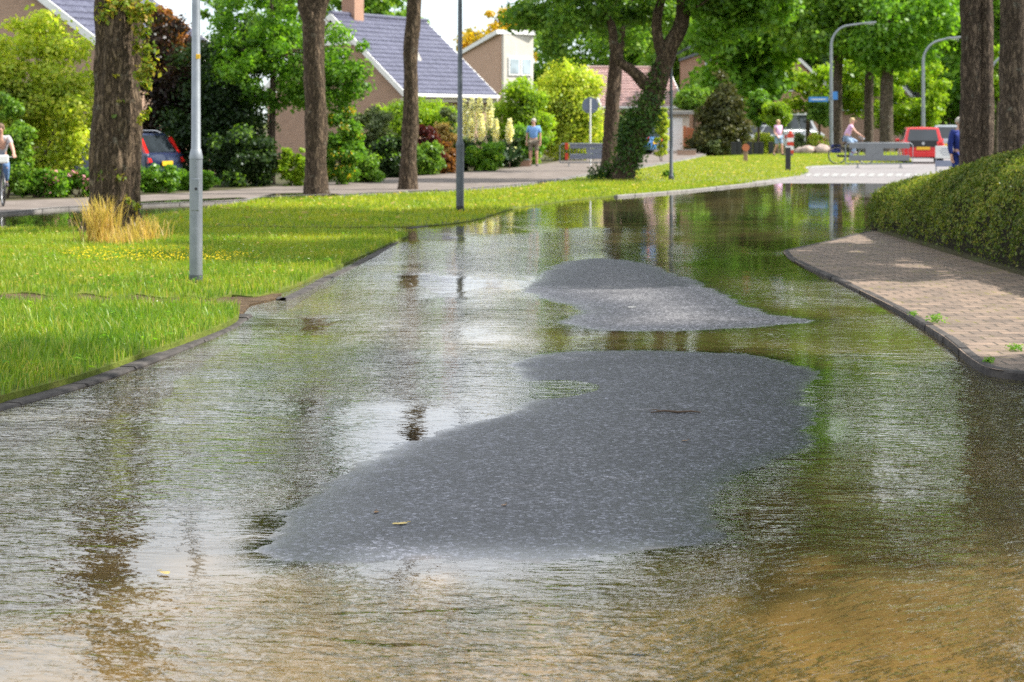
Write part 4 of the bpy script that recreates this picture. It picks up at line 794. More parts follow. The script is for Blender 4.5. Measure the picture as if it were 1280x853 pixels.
# straw-coloured tall grass tufts at the thick tree
def tuft(label, px, py, n, hm, sp, seed):
    X, Z = g(px, py, .06); t = np.random.default_rng(seed); P = t.normal(0, sp, (n, 2)); a = t.uniform(0, 6.28, n); ln = t.uniform(.15, .6, n) * hm; h = hm * t.uniform(.55, 1.15, n); w = .006
    V = np.zeros((n, 7, 3))
    for k, (f, ww) in enumerate([(0, 1), (.5, .8), (.85, .5)]):
        d = np.c_[-np.sin(a), np.cos(a)] * w * ww; c = P + np.c_[np.cos(a), np.sin(a)] * (ln * f ** 1.8)[:, None]
        V[:, k * 2, :2] = c - d; V[:, k * 2 + 1, :2] = c + d; V[:, k * 2:k * 2 + 2, 2] = (h * f)[:, None]
    V[:, 6, :2] = P + np.c_[np.cos(a), np.sin(a)] * (ln * 1.15)[:, None]; V[:, 6, 2] = h
    b = np.arange(n)[:, None] * 7; Fq = np.concatenate([b + np.array(q) for q in ([0, 1, 3], [0, 3, 2], [2, 3, 5], [2, 5, 4], [4, 5, 6])])
    return tag(npmesh('grass_tuft', V.reshape(-1, 3), Fq, M['straw'], loc=(X, Z, .05)), label, 'grass tuft', 'straw grass tufts round the thick tree')
tuft('tall straw-coloured grass tuft at the left foot of the thick tree', 127, 303, 300, .62, .12, 1)
tuft('shorter straw-coloured grass tuft at the right foot of the thick tree', 180, 300, 200, .34, .16, 2)
tuft('low faded grass clump in front of the thick tree', 150, 305, 130, .24, .16, 3)
def weed(label, px, py, n, sz, seed):
    z = .06; X, Z = g(px, py, z); return tag(leaves('weed', n, [((0, 0, sz * .3), (sz, sz * 1.3, sz * .45))], .022, M['leaf_bright'], None, seed, up=.8), label, 'weed', 'weeds in the pavement joints'), (X, Z, z)
for i, (px, py, n, sz, lab) in enumerate([(1141, 394, 60, .05, 'small weed in the kerb joint furthest up the pavement'), (1170, 402, 160, .09, 'largest weed clump behind the kerb on the pavement'), (1237, 453, 70, .05, 'weed in the kerb joint near the right edge'), (1270, 438, 120, .07, 'weed among the pavers at the right edge')]):
    o, l = weed(lab, px, py, n, sz, 90 + i); o.location = l
# ------------------------------------------------------------------ houses
def gable_house(label, X, Z, rz, Ln, Rn, he, hr, wall, tile, z0=0.03, courses=16, chimney=None, window=None, skylight=False, door=False, group='houses with tiled roofs', back_h=None, porch=False):
    """local x runs along the eave, local y up the front slope to the ridge; the near gable is at x = 0"""
    t = thing('house', label, 'house', (X, Z, z0), rz, group); ov = .32; rise = hr - he
    mb = MB(); a = ov; b = Ln - ov; y0 = ov; y1 = 2 * Rn - ov; zt = he - .05
    for x in (a, b): mb.panel([(x, y0, -.3), (x, y1, -.3), (x, y1, zt), (x, Rn, hr - .22), (x, y0, zt)], .24)
    mb.box(((a + b) / 2, y0 + .12, zt / 2 - .15), (b - a - .245, .22, zt + .25)); mb.box(((a + b) / 2, y1 - .12, zt / 2 - .15), (b - a - .245, .22, zt + .25))
    mb.build('wall', M[wall], t)
    sl = math.hypot(Rn, rise); ang = math.atan2(rise, Rn)
    for side in (0, 1):
        rb = MB(); nx = max(6, int(Ln / .33))
        for i in range(courses):
            f0, f1 = i / courses, (i + 1) / courses + .012
            for k in range(nx):
                xa, xb = Ln * k / nx, Ln * (k + 1) / nx
                dz = .012 * math.sin(k * 12.9 + i * 4.1)
                def q(x, f, lift):
                    y = Rn * f; z = he + rise * f + lift
                    return (x, y if side == 0 else 2 * Rn - y, z)
                v = [q(xa, f0, .075 + dz), q((xa + xb) / 2, f0, .105 + dz), q(xb, f0, .075 + dz), q(xb, f1, .03), q((xa + xb) / 2, f1, .05), q(xa, f1, .03), q(xa, f0, .0), q(xb, f0, .0)]
                rb.add(v, [(0, 1, 4, 5), (1, 2, 3, 4), (6, 7, 2, 1, 0)])
        rb.add([(0, 0 if side == 0 else 2 * Rn, he - .02), (Ln, 0 if side == 0 else 2 * Rn, he - .02), (Ln, Rn, hr - .02), (0, Rn, hr - .02)], [(0, 1, 2, 3)])
        ro = rb.build('roof', M[tile], t)
        if side == 0 and skylight:
            sk = MB(); cx, f = Ln * .46, .47; sk.box((cx, Rn * f, he + rise * f + .16), (.62, .95, .07), rx=ang + .35, bev=.01); sk.build('roof_window', M['concrete'], ro)
    rd = MB(); rd.tube([(0, Rn, hr + .05), (Ln, Rn, hr + .05)], .11, 10); rd.build('ridge', M[tile], t)
    for x in (-.02, Ln + .02):
        for s_ in (0, 1):
            yy = 0 if s_ == 0 else 2 * Rn
            MB().panel([(x, yy, he - .22), (x, yy, he + .06), (x, Rn, hr + .06), (x, Rn, hr - .22)], .05).build('bargeboard', M['white'], t)
    for yy in (-.08, 2 * Rn + .08): MB().box((Ln / 2, yy, he - .04), (Ln - .02, .14, .14), bev=.03).build('gutter', M['white'], t)
    MB().box((Ln / 2, .15, he - .21), (Ln - .1, .30, .16)).build('fascia', M['cream'], t)
    if chimney:
        cb = MB(); cb.box((chimney, Rn + .05, hr + .25), (.72, .62, 1.3)); c_ = cb.build('chimney', M['brick_red'], t)
        MB().box((chimney, Rn + .05, hr + .93), (.80, .70, .08)).build('cap', M['concrete'], c_); MB().tube([(chimney, Rn + .05, hr + .96), (chimney, Rn + .05, hr + 1.35)], .17, 10).build('pot', M['black'], c_)
    def win(y, z, w, h, x=a - .135, along='y'):
        fr = MB(); e = .07
        def bx(mb_, u, v, du, dv, d, off): mb_.box((x - off, y + u, z + v) if along == 'y' else (y + u, x - off, z + v), (d, du, dv) if along == 'y' else (du, d, dv))
        for u, v, du, dv in ((-w / 2, 0, e, h + e), (w / 2, 0, e, h + e), (0, h / 2, w - e, e), (0, -h / 2, w - e, e)): bx(fr, u, v, du, dv, .10, 0)
        f = fr.build('window', M['white'], t); pn = MB(); bx(pn, 0, 0, w - e, h - e, .02, -.02); pn.build('pane', M['glass'], f)
    if window:
        for w_ in window: win(*w_)
    if door: win(Ln * .35, 1.2, 1.6, 1.3, y0 - .02, 'x'); win(Ln * .72, 1.05, .95, 2.0, y0 - .02, 'x')
    return t
rzh = math.atan2(.88, .47)
E = at(508, 117.5, 85)
h2 = gable_house('bungalow with a glazed blue-grey tiled roof, brick chimney and brick gable', E.x, E.y, rzh, 7.6, 3.58, 2.74, 6.0, 'brick_brown', 'tile_blue', courses=18, chimney=1.75, window=[(3.55, 4.05, .95, .95)], skylight=True, door=True)
MB().panel([(.155, 2.5, 4.75), (.155, 4.6, 4.75), (.155, 3.62, 5.62)], .06).build('gable_panel', M['white'], h2)
E = at(146, 68, 66)
gable_house('house at the upper left corner whose blue-grey roof shows above the shrubs', E.x, E.y, rzh, 6.0, 5.6, 3.73, 7.3, 'brick_brown', 'tile_blue', courses=16)
# tan house with a mono-pitch roof and a white panelled front
A = at(627, 43, 110); B = at(572, 73, 121); Cc = at(664, 46, 111.5)
t = thing('house', 'tan house with a slanting roof and white windowed front behind the tiled bungalow', 'house', (A.x, A.y, 0.03), 0, 'houses without visible tiles')
a2, b2, c2 = Vector((0, 0)), Vector((B.x - A.x, B.y - A.y)), Vector((Cc.x - A.x, Cc.y - A.y)); d2 = b2 + c2
def v3(p, z): return (p.x, p.y, z - .03)
mb = MB(); mb.panel([v3(a2, -.2), v3(b2, -.2), v3(b2, B.z), v3(a2, A.z)], .2); mb.panel([v3(c2, -.2), v3(d2, -.2), v3(d2, B.z), v3(c2, A.z)], .2); mb.panel([v3(b2, -.2), v3(d2, -.2), v3(d2, B.z - .01), v3(b2, B.z - .01)], .19); mb.build('wall', M['brick_tan'], t)
nw = Vector((c2.y, -c2.x)).normalized(); nn = nw * .06; fw = MB(); fw.panel([v3(a2 + nn, 2.4), v3(c2 + nn, 2.4), v3(c2 + nn, A.z - .02), v3(a2 + nn, A.z - .02)], .2).build('front', M['cream_light'], t)
mb = MB(); o = Vector((.1, -.3)); mb.panel([v3(a2 + Vector((-.25, -.3)), A.z + .12), v3(c2 + Vector((.25, -.3)), A.z + .12), v3(d2 + Vector((.25, .2)), B.z + .08), v3(b2 + Vector((-.25, .2)), B.z + .08)], .22).build('roof', M['white'], t)
e = (c2 - a2).normalized()
for u0, u1 in ((.15, .52), (.56, .93)):
    pA, pB = a2 + (c2 - a2) * u0 + nw * .19, a2 + (c2 - a2) * u1 + nw * .19
    w_ = MB(); z0, z1 = 4.05, 5.0
    w_.panel([v3(pA, z0), v3(pB, z0), v3(pB, z1), v3(pA, z1)], .06); w_ = w_.build('window', M['white'], t); n2_ = nw * .04; k = (pB - pA) * .12
    MB().panel([v3(pA + k + n2_, z0 + .1), v3(pB - k + n2_, z0 + .1), v3(pB - k + n2_, z1 - .1), v3(pA + k + n2_, z1 - .1)], .02).build('pane', M['glass_light'], w_)
E = at(770, 138, 128)
gable_house('house with an old red roof seen between the bare trunk and the ivy tree', X_(752, 128), E.y, R(12), 5.2, 3.6, 2.5, 4.9, 'brick_red', 'tile_pink', courses=14, door=True)
# tall brown brick house right of the ivy tree
A = at(852, 60, 140); t = thing('house', 'tall brown brick house with a pale window strip right of the ivy tree', 'house', (A.x, A.y, .03), 0, 'houses without visible tiles')
mb = MB(); mb.panel([(0, 0, -.2), (2.0, 0, -.2), (2.0, 0, 6.35), (0, 0, 5.6)], .2); mb.panel([(2.0, .1, -.2), (3.6, 5, -.2), (3.6, 5, 6.3), (2.0, .1, 6.35)], .2); mb.panel([(0, .1, -.2), (1.6, 5, -.2), (1.6, 5, 5.6), (0, .1, 5.6)], .2); mb.build('wall', M['brick_red'], t)
MB().panel([(-.2, -.3, 5.62), (2.2, -.3, 6.5), (3.9, 5.2, 6.5), (1.4, 5.2, 5.62)], .16).build('roof', M['tile_dark'], t)
w_ = MB().box((1.72, -.12, 4.7), (.42, .06, 2.5)).build('window', M['white'], t); MB().box((1.72, -.16, 4.7), (.28, .03, 2.3)).build('pane', M['glass_light'], w_)
E = at(951, 118, 145)
gable_house('house with a white bargeboard and a tan gable seen under the big trees', E.x + 5.2, E.y, R(90), 9, 3.3, 3.5, 6.6, 'brick_tan', 'tile_dark', courses=12, chimney=2, group='houses with tiled roofs', window=[(3.3, 4.2, 1.2, 1.0)])
E = at(1150, 128, 150)
gable_house('dark-roofed house half hidden behind the yellow-green tree and the twin trunk', E.x, E.y, R(30), 6, 3.2, 2.9, 5.2, 'brick_brown', 'tile_blue', courses=12, window=[(3.0, 3.4, 1.3, 1.0)])
E = at(846, 185, 112); t = thing('garage', 'low cream garage with a flat dark roof right of the golden conifer', 'garage', (E.x, E.y, .03), R(8))
MB().box((0, 1.5, 1.0), (1.35, 3, 2.0)).build('wall', M['cream'], t); MB().box((0, 1.4, 2.1), (1.7, 3.4, .2), bev=.02).build('roof', M['concrete'], t); MB().box((-.1, -.02, .95), (.8, .04, 1.75)).build('door', M['white'], t)
t = thing('carport', 'long flat-roofed shed behind the bare avenue trunks', 'shed', (X_(1098, 150), 150, .03))
MB().box((0, 0, 1.2), (6.4, 3, 2.3)).build('wall', M['brick_brown'], t); MB().box((0, -.1, 2.45), (7.2, 3.6, .26), bev=.03).build('roof', M['silver_paint'], t)
t = thing('fence', 'orange wooden fence beside the cream garage', 'fence', (X_(869, 111), 111, .03), R(-6))
for i in range(7): MB().box((-.54 + i * .18, 0, .72 - i * .03), (.172, .03, 1.35 - i * .06), bev=.006).build('board', M['orange_wood'], t)
MB().box((0, .035, .9), (1.26, .035, .07)).build('rail', M['orange_wood'], t)
t = thing('planter', 'long low brick planter edge at the standing man', 'planter', (X_(637, 78), 78, .03), R(8)); MB().box((0, 0, .12), (1.5, .28, .24), bev=.02).build('wall', M['brick_red'], t); MB().box((0, 0, .255), (1.54, .32, .03)).build('coping', M['concrete'], t)
t = thing('wall', 'long dark low wall left of the low grass in the far garden', 'wall', (X_(858, 103), 103, .03)); MB().box((0, 0, .13), (.9, .22, .26), bev=.02).build('body', M['brick_brown'], t); MB().box((0, 0, .275), (.94, .26, .03)).build('coping', M['concrete'], t)
# ------------------------------------------------------------------ street furniture
def pole(label, px, py, mt, ztop, r0, r1, zc, arm=None, sticker=False, zg=.06, hole=True, group='straight lamp posts along the verge'):
    Z = gz(py, zg); t = thing('street_lamp', label, 'lamp post', (X_(px, Z), Z, zg - .03), 0, group)
    MB().tube([(0, 0, -.2), (0, 0, zc - .05)], r0, 24).build('base', M[mt], t, True)
    MB().tube([(0, 0, zc - .05), (0, 0, zc - .03), (0, 0, zc + .05), (0, 0, zc + .06), (0, 0, ztop)], [r0 * 1.06, r0 * 1.06, r1 * 1.12, r1, r1 * .72], 24).build('pole', M[mt], t, True)
    if hole:
        MB().disc((0.01, -r0 - .001, zc - .36), .016, .012, 'Y', 12).build('lock', M['black'], t); MB().box((0, -r0 + .012, zc - .42), (.085, .03, .34), bev=.008).build('hatch', M[mt], t)
    MB().tube([(0, 0, .0), (0, 0, .10)], r0 * 1.05, 24).build('collar', M['galv_dark' if mt == 'galv' else 'black'], t, True)
    if sticker: MB().box((.028, -r1 - .0, zc + 1.02), (.045, .012, .05), bev=.004).build('sticker', M['plate'], t)
    if arm:
        MB().tube([(0, 0, ztop - .02), (.25, 0, ztop + .10), (arm, 0, ztop + .25)], [.035, .032, .03], 10).build('arm', M[mt], t, True)
    h = MB(); dx = arm or 0
    h.box((dx + .22, 0, ztop + .27), (.55, .22, .09), bev=.035, ry=-.2); hd = h.build('lamp_head', M['galv'], t); MB().box((dx + .22, 0, ztop + .21), (.38, .15, .03), ry=-.2, bev=.01).build('lens', M['lamp_lens'], hd)
    return t
pole('galvanised grey lamp post with a small yellow sticker, nearest to the camera', 245, 352, 'galv', 4.6, .068, .050, 1.36, .5, True)
pole('dark grey lamp post in the middle of the yellow-green verge', 575, 262, 'galv_dark', 5.4, .075, .050, 1.28, .5, hole=False)
pole('thin dark lamp post with a black foot right of the ivy tree', 839, 224, 'galv_dark', 3.55, .075, .052, .1, .5, hole=False)
def curved(label, px, Z, ztop, armpx, base_z=.03):
    t = thing('street_lamp', label, 'lamp post', (X_(px, Z), Z, base_z), 0, 'tall curved lamp posts'); s = Z / F; a = armpx * s; rr = .9
    pts = [(0, 0, 0), (0, 0, 1.0), (0, 0, ztop - rr * 1.4)] + [(rr * 1.1 * (1 - math.cos(q)), 0, ztop - rr * 1.4 + rr * 1.25 * math.sin(q)) for q in [i * math.pi / 2.3 / 7 for i in range(1, 8)]] + [(a - .5, 0, ztop - .02)]
    MB().tube(pts, [.11, .105, .075] + [.065] * 7 + [.05], 14).build('pole', M['galv'], t, True)
    hd = MB().box((a - .25, 0, ztop - .0), (.75, .26, .11), bev=.04, ry=-.08).build('lamp_head', M['galv'], t); MB().box((a - .25, 0, ztop - .065), (.5, .18, .03)).build('lens', M['lamp_lens'], hd)
    return t
c1 = curved('curved lamp post carrying the blue street signs, left of the other curved lamps', 1039, 113, 6.85, 53)
sg = thing('street_sign', 'long blue street name plate on the first curved lamp post', 'street sign', (X_(1039, 113) - .12, 112.9, 2.78), R(6)); MB().box((-.58, 0, .05), (1.05, .03, .26), bev=.01).build('plate', M['sign_blue'], sg); MB().box((-.03, 0, .05), (.10, .05, .12)).build('bracket', M['galv'], sg); MB().box((-.58, -.02, .05), (.8, .006, .05)).build('name_line', M['white'], sg)
sg = thing('street_sign', 'small upright blue plate on the first curved lamp post', 'street sign', (X_(1043, 113), 112.75, 2.92), R(-8)); MB().box((0, 0, .1), (.26, .03, .42), bev=.01).build('plate', M['sign_blue'], sg); MB().box((0, .05, .1), (.08, .08, .06)).build('bracket', M['galv'], sg)
curved('curved lamp post rising behind the red car', 1154, 110, 5.95, 44)
curved('curved lamp post between the two right-hand trunks, mostly hidden', 1238, 108, 5.15, 26)
Z = 80; t = thing('road_sign', 'round sign seen from behind on a white post left of the bare trunk', 'road sign', (X_(738, Z), Z, .03), R(4))
MB().disc((0, .04, 2.26), .31, .02, 'Y', 28).build('disc', M['sign_back'], t); MB().tube([(0, 0, 0), (0, 0, 2.5)], .032, 10).build('post', M['white'], t); MB().tube([(-.33, .02, 2.08), (.33, .02, 2.08)], .012, 6).build('bracket', M['galv'], t)
# crowd barriers
def barrier(label, px0, px1, ytop, ybot, Zr, kind):
    s = Zr / F; w = (px1 - px0) * s; zt = H - (ytop - HOR) * s; zb = H - (ybot - HOR) * s; cx = X_((px0 + px1) / 2, Zr)
    t = thing('barrier', label, 'barrier', (cx, Zr, .03), 0, 'road closure barriers'); zt -= .03; zb = max(.16, zb - .03)
    fr = MB(); r = .022; loop = [(-w / 2, 0, zb), (-w / 2, 0, zt - .08), (-w / 2 + .08, 0, zt), (w / 2 - .08, 0, zt), (w / 2, 0, zt - .08), (w / 2, 0, zb), (-w / 2, 0, zb)]
    fr.tube(loop, r, 8).build('frame', M['galv'], t, True)
    for x in (-w * .32, w * .32):
        ft = MB(); ft.tube([(x, 0, zb), (x, 0, .03)], .02, 6); ft.tube([(x, -.28, .015), (x, 0, .05), (x, .28, .015)], .02, 6); ft.build('foot', M['galv'], t, True)
    for i in range(1, 15):
        x = -w / 2 + w * i / 15; MB().tube([(x, .0, zb), (x, .0, zt)], .008, 5).build('bar', M['galv'], t)
    if kind == 'left':
        for z in (.33, .72): MB().box((.15, .05, z + .05), (w - .42, .03, .19), bev=.008).build('board', M['board_grey'], t)
        for z in (.33, .70): MB().box((-w / 2 + .24, -.055, z + .05), (.12, .035, .24), bev=.008).build('reflector', M['red_sign'], t)
        MB().box((.45, .055, .575), (w * .42, .025, .18)).build('board', M['board_grey'], t)
    else:
        for z in (.36, .80): MB().box((0, -.05, z), (w * .90, .03, .20), bev=.008).build('board', M['board_dark'], t)
        MB().box((-.18, -.056, .60), (w * .27, .03, .60), bev=.008).build('board', M['board_dark'], t)
    return t
barrier('left road barrier with grey-blue boards and red ends beside the bare trunk', 700, 762, 180, 210, 78, 'left')
barrier('right road barrier with dull grey boards in front of the pink cyclist', 1057, 1141, 179, 209, 76, 'right')
t = thing('notice_board', 'white notice board with faint grey lines at the far end of the hedge', 'notice board', (X_(1182, 62), 62, .03), R(-3))
MB().box((0, 0, .78), (.60, .03, .36), bev=.008).build('board', M['white'], t)
for x in (-.27, .27): MB().box((x, .02, .40), (.03, .03, .80)).build('leg', M['galv'], t)
for i, w in enumerate((.30, .40, .36, .26)): MB().box((.03, -.018, .88 - i * .06), (w, .004, .016)).build('text_line', M['board_grey'], t)
MB().box((0, 0, .45), (.60, .025, .18), bev=.006).build('lower_board', M['board_grey'], t)
Z = gz(188, .05)
t = thing('hazard_post', 'red and white striped hazard post left of the first curved lamp', 'hazard post', (X_(988, 100), 100, .04))
MB().tube([(0, 0, 0), (0, 0, .12)], [.16, .12], 12).build('foot', M['rubber'], t)
for i in range(5): MB().box((0, 0, .20 + i * .19), (.30, .05, .188), bev=.006).build('stripe', M['white' if i % 2 == 1 else 'red_sign'], t)
MB().tube([(0, 0, 1.05), (0, 0, 1.2)], [.09, .06], 10).build('top', M['red_sign'], t)
t = thing('bollard', 'black bollard on the far grass left of the crossing', 'bollard', (X_(985, gz(213, .05)), gz(213, .05), .04)); MB().box((0, 0, .42), (.17, .17, .86), bev=.02).build('post', M['black'], t); MB().box((0, 0, .80), (.176, .176, .05), bev=.006).build('band', M['white'], t)
t = thing('wooden_post', 'short wooden post with a round pale disc on the far grass', 'post', (X_(932, gz(202, .05)), gz(202, .05), .04)); MB().box((0, 0, .3), (.17, .14, .66), bev=.02).build('post', M['wood'], t); MB().disc((0, -.09, .58), .15, .03, 'Y', 20).build('disc', M['orange_wood'], t)
dp = None
for i, px in enumerate((917, 924, 938, 946, 953, 966)):
    if dp is None:
        dp = thing('garden_post', '', 'post', (0, 0, 0), 0, 'row of dark square posts at the far garden'); MB().box((0, 0, .28), (.24, .24, .6), bev=.02).build('post', M['black'], dp); MB().box((0, 0, .59), (.27, .27, .03), bev=.008).build('cap', M['dark_metal'], dp); q = dp
    else: q = copy_tree(dp)
    q.location = (X_(px, 106), 106 + .15 * i, .04); q['label'] = ['leftmost dark square post, at the foot of the fir tree', 'second dark square post from the fir tree', 'dark square post right behind the wooden post with the disc', 'fourth dark square post from the fir tree', 'dark square post below the umbrella-shaped tree', 'last dark square post, beside the pink pedestrian'][i]
for i, (px, w) in enumerate(((1000, .5), (1008, .62), (1017, .55), (1027, .7), (1012, .4))):
    mb = MB(); mb.ell((0, 0, w * .26), (w * .6, w * .5, w * .42), 0, 14, 9); o = mb.build('boulder', M['rock'], None, True, (X_(px, 108), 108 - .3 * (i % 2), .03))
    for v in o.data.vertices: v.co += Vector(v.co).normalized() * .12 * w * mnoise.noise(v.co * 5 + Vector((i * 3, 0, 0)))
    tag(o, ['leftmost pinkish boulder, just right of the striped post', 'large pinkish boulder second from the striped post', 'pinkish boulder in the middle of the row', 'rightmost pinkish boulder beside the first curved lamp', 'smallest pinkish boulder in front of the row'][i], 'boulder', 'pinkish garden boulders')
# ------------------------------------------------------------------ vehicles: local +Y is forward
def car(label, X, Z, rz, Ln, Wd, Ht, paint, belt=.86, rear=(.02, .22), front=(.70, .46), name='parked_car', cat='car', estate=False, z0=.03, plate=True, group='parked cars', van=False, badge=False):
    t = thing(name, label, cat, (X, Z, z0), rz, group); y0, y1 = -Ln / 2, Ln / 2; w = Wd / 2
    bm = bmesh.new()
    prof = [(y0 + .06, .24), (y0, .42), (y0 + .02, belt - .02), (y0 + Ln * rear[0] + .05, belt + .01), (y0 + Ln * .72, belt + .0), (y0 + Ln * .93, belt - .14), (y1 - .02, belt - .30), (y1, .40), (y1 - .08, .22)]
    rings = []
    for x, ins in ((-w, .05), (-w + .06, 0), (0, 0), (w - .06, 0), (w, .05)):
        rings.append([bm.verts.new((x, y + (ins if y < 0 else -ins), z - (ins * .6 if z > .5 else -ins * .3))) for y, z in prof])
    for a_, b_ in zip(rings, rings[1:]):
        for i in range(len(prof)): bm.faces.new((a_[i], a_[(i + 1) % len(prof)], b_[(i + 1) % len(prof)], b_[i]))
    bm.faces.new(rings[0]); bm.faces.new(rings[-1][::-1])
    # greenhouse
    yr0, yr1, yf0, yf1 = y0 + Ln * rear[0] + .02, y0 + Ln * rear[0] + rear[1], y0 + Ln * front[0], y0 + Ln * front[1]; wb, wt = w - .05, w - (.20 if not van else .10)
    lo = [(-wb, yr0, belt - .03), (wb, yr0, belt - .03), (wb, yf0, belt - .03), (-wb, yf0, belt - .03)]; hi_ = [(-wt, yr1, Ht - .03), (wt, yr1, Ht - .03), (wt, yf1, Ht - .03), (-wt, yf1, Ht - .03)]
    vs = [bm.verts.new(p) for p in lo + hi_]; crown_ = bm.verts.new((0, (yr1 + yf1) / 2, Ht))
    for i in range(4): bm.faces.new((vs[i], vs[(i + 1) % 4], vs[4 + (i + 1) % 4], vs[4 + i])); bm.faces.new((vs[4 + i], vs[4 + (i + 1) % 4], crown_))
    bmesh.ops.recalc_face_normals(bm, faces=bm.faces)
    bmesh.ops.bevel(bm, geom=[e_ for e_ in bm.edges if e_.is_manifold and e_.calc_face_angle(0) > R(24)], offset=.035, segments=2, affect='EDGES', profile=.6, clamp_overlap=True)
    me = bpy.data.meshes.new('body'); bm.to_mesh(me); bm.free(); me.materials.append(M[paint]); me.polygons.foreach_set('use_smooth', [True] * len(me.polygons)); me.set_sharp_from_angle(angle=R(35)); link('body', me, t)
    def face(p, u0, u1, v0, v1, off):
        p = [Vector(q) for q in p]; n_ = (p[1] - p[0]).cross(p[3] - p[0]).normalized()
        f = lambda u, v: (p[0].lerp(p[1], u)).lerp(p[3].lerp(p[2], u), v) + n_ * off
        return [f(u0, v0), f(u1, v0), f(u1, v1), f(u0, v1)]
    L_, H_ = [Vector(q) for q in lo], [Vector(q) for q in hi_]
    MB().panel(face((L_[0], L_[1], H_[1], H_[0]), .09, .91, .10, .88, .012), .02).build('rear_window', M['glass'], t)
    MB().panel(face((L_[2], L_[3], H_[3], H_[2]), .06, .94, .08, .92, .012), .02).build('windscreen', M['glass'], t)
    for fa in ((L_[1], L_[2], H_[2], H_[1]), (L_[3], L_[0], H_[0], H_[3])):
        flip = fa[0] is L_[3]
        for u0, u1 in (((.05, .30), (.33, .62), (.65, .93)) if estate or van else ((.07, .46), (.50, .93))):
            if flip: u0, u1 = 1 - u1, 1 - u0
            wd = MB().panel(face(fa, u0, u1, .14, .88, .012), .02).build('side_window', M['glass'], t)
            if estate:
                q = face(fa, u0 - .012, u1 + .012, .08, .94, .006); MB().panel(q, .016).build('trim', M['chrome'], wd)
    for sx in (-1, 1):
        for yy in (y0 + Ln * .19, y0 + Ln * .81):
            wh = MB().tube([(sx * (w - .19), yy, .30), (sx * (w + .005), yy, .30)], .30, 24).build('wheel', M['rubber'], t, True)
            MB().tube([(sx * (w - .02), yy, .30), (sx * (w + .016), yy, .30)], [.20, .19], 18).build('rim', M['chrome'], wh, True)
        if estate: tl = MB().panel([(sx * (w - .02), y0 - .012, .62), (sx * (w - .15), y0 - .014, .62), (sx * (w - .235), y0 + rear[1] * .8, Ht - .16), (sx * (w - .12), y0 + rear[1] * .8, Ht - .14)], .07)
        else: tl = MB().box((sx * (w - .12), y0 - .0, belt - .10), (.16, .05, .24), bev=.015)
        tl.build('tail_light', M['tail'], t); MB().box((sx * (w - .28), y1 - .03, belt - .36), (.32, .06, .14), bev=.02).build('headlight', M['lamp_lens'], t)
        MB().box((sx * (w + .07), y0 + Ln * .63, belt + .06), (.16, .08, .12), bev=.03).build('mirror', M[paint], t)
    MB().box((0, y0 - .01, .36), (Wd * .92, .10, .20), bev=.03).build('bumper', M[paint], t)
    if plate: MB().box((0, y0 - .035, .60), (.52, .02, .115), bev=.004).build('number_plate', M['plate'], t)
    if badge: MB().box((0, y0 + .0, belt - .06), (Wd * .66, .03, .26), bev=.01).build('tailgate_panel', M['black'], t)
    if badge: MB().disc((0, y0 - .012, belt - .05), .06, .03, 'Y', 20).build('badge', M['chrome'], t)
    MB().tube([(.02, y0 + Ln * .25, Ht - .0), (.02, y0 + Ln * .19, Ht + .10)], .007, 5).build('aerial', M['black'], t)
    if estate:
        for sx in (-1, 1): MB().tube([(sx * (wt - .03), yr1 + .1, Ht - .02), (sx * (wt - .03), yr1 + .25, Ht + .035), (sx * (wt - .03), yf1 - .2, Ht + .035), (sx * (wt - .03), yf1 - .05, Ht - .02)], .016, 6).build('roof_rail', M['chrome'], t)
    return t
car('dark blue estate car with tall red tail lights parked behind the perennials', -11.05, 55.9, R(68), 4.6, 1.78, 1.40, 'navy_paint', belt=.86, rear=(.01, .42), front=(.72, .56), estate=True)
car('small red hatchback seen from behind on the crossing', X_(1160, 84), 85.6, R(-7), 3.5, 1.62, 1.44, 'red_paint', belt=.84, rear=(.02, .20), front=(.74, .52), badge=True)
car('silver car half hidden behind the red hatchback and the person in blue', X_(1192, 96), 97, R(-10), 4.1, 1.7, 1.5, 'silver_paint')
car('white car whose roof shows behind the fir tree and the flat yellow shrub', X_(936, 122), 122, R(80), 4.2, 1.7, 1.45, 'white_car', plate=False)
car('silver van parked behind the umbrella-shaped tree', X_(992, 136), 138, R(-60), 4.4, 1.9, 2.2, 'silver_paint', belt=1.05, rear=(.02, .15), front=(.86, .70), name='parked_van', cat='van', van=True)
car('blue car mostly hidden between the bare trunk and the ivy tree', X_(776, 104), 106, R(60), 4.0, 1.7, 1.45, 'blue_paint')
# ------------------------------------------------------------------ people and bicycles: local -Y is forward
def skin_mesh(name, J, E_, m, parent, sub=1, root=None):
    names = list(J); me = bpy.data.meshes.new(name); me.from_pydata([J[k][:3] for k in names], [(names.index(a), names.index(b)) for a, b in E_], [])
    ob = bpy.data.objects.new(name + '_rig', me); COL.objects.link(ob); ob.modifiers.new('s', 'SKIN'); sb = ob.modifiers.new('u', 'SUBSURF'); sb.levels = sub; sb.render_levels = sub
    for i, k in enumerate(names):
        r_ = J[k][3]; sv_ = me.skin_vertices[0].data[i]; sv_.radius = r_ if isinstance(r_, tuple) else (r_, r_); sv_.use_root = (k == (root or names[0]))
    bpy.context.view_layer.update(); dg = bpy.context.evaluated_depsgraph_get(); m2 = bpy.data.meshes.new_from_object(ob.evaluated_get(dg)); bpy.data.objects.remove(ob)
    m2.name = name; m2.materials.clear(); m2.materials.append(M[m]); m2.polygons.foreach_set('use_smooth', [True] * len(m2.polygons)); return link(name, m2, parent)
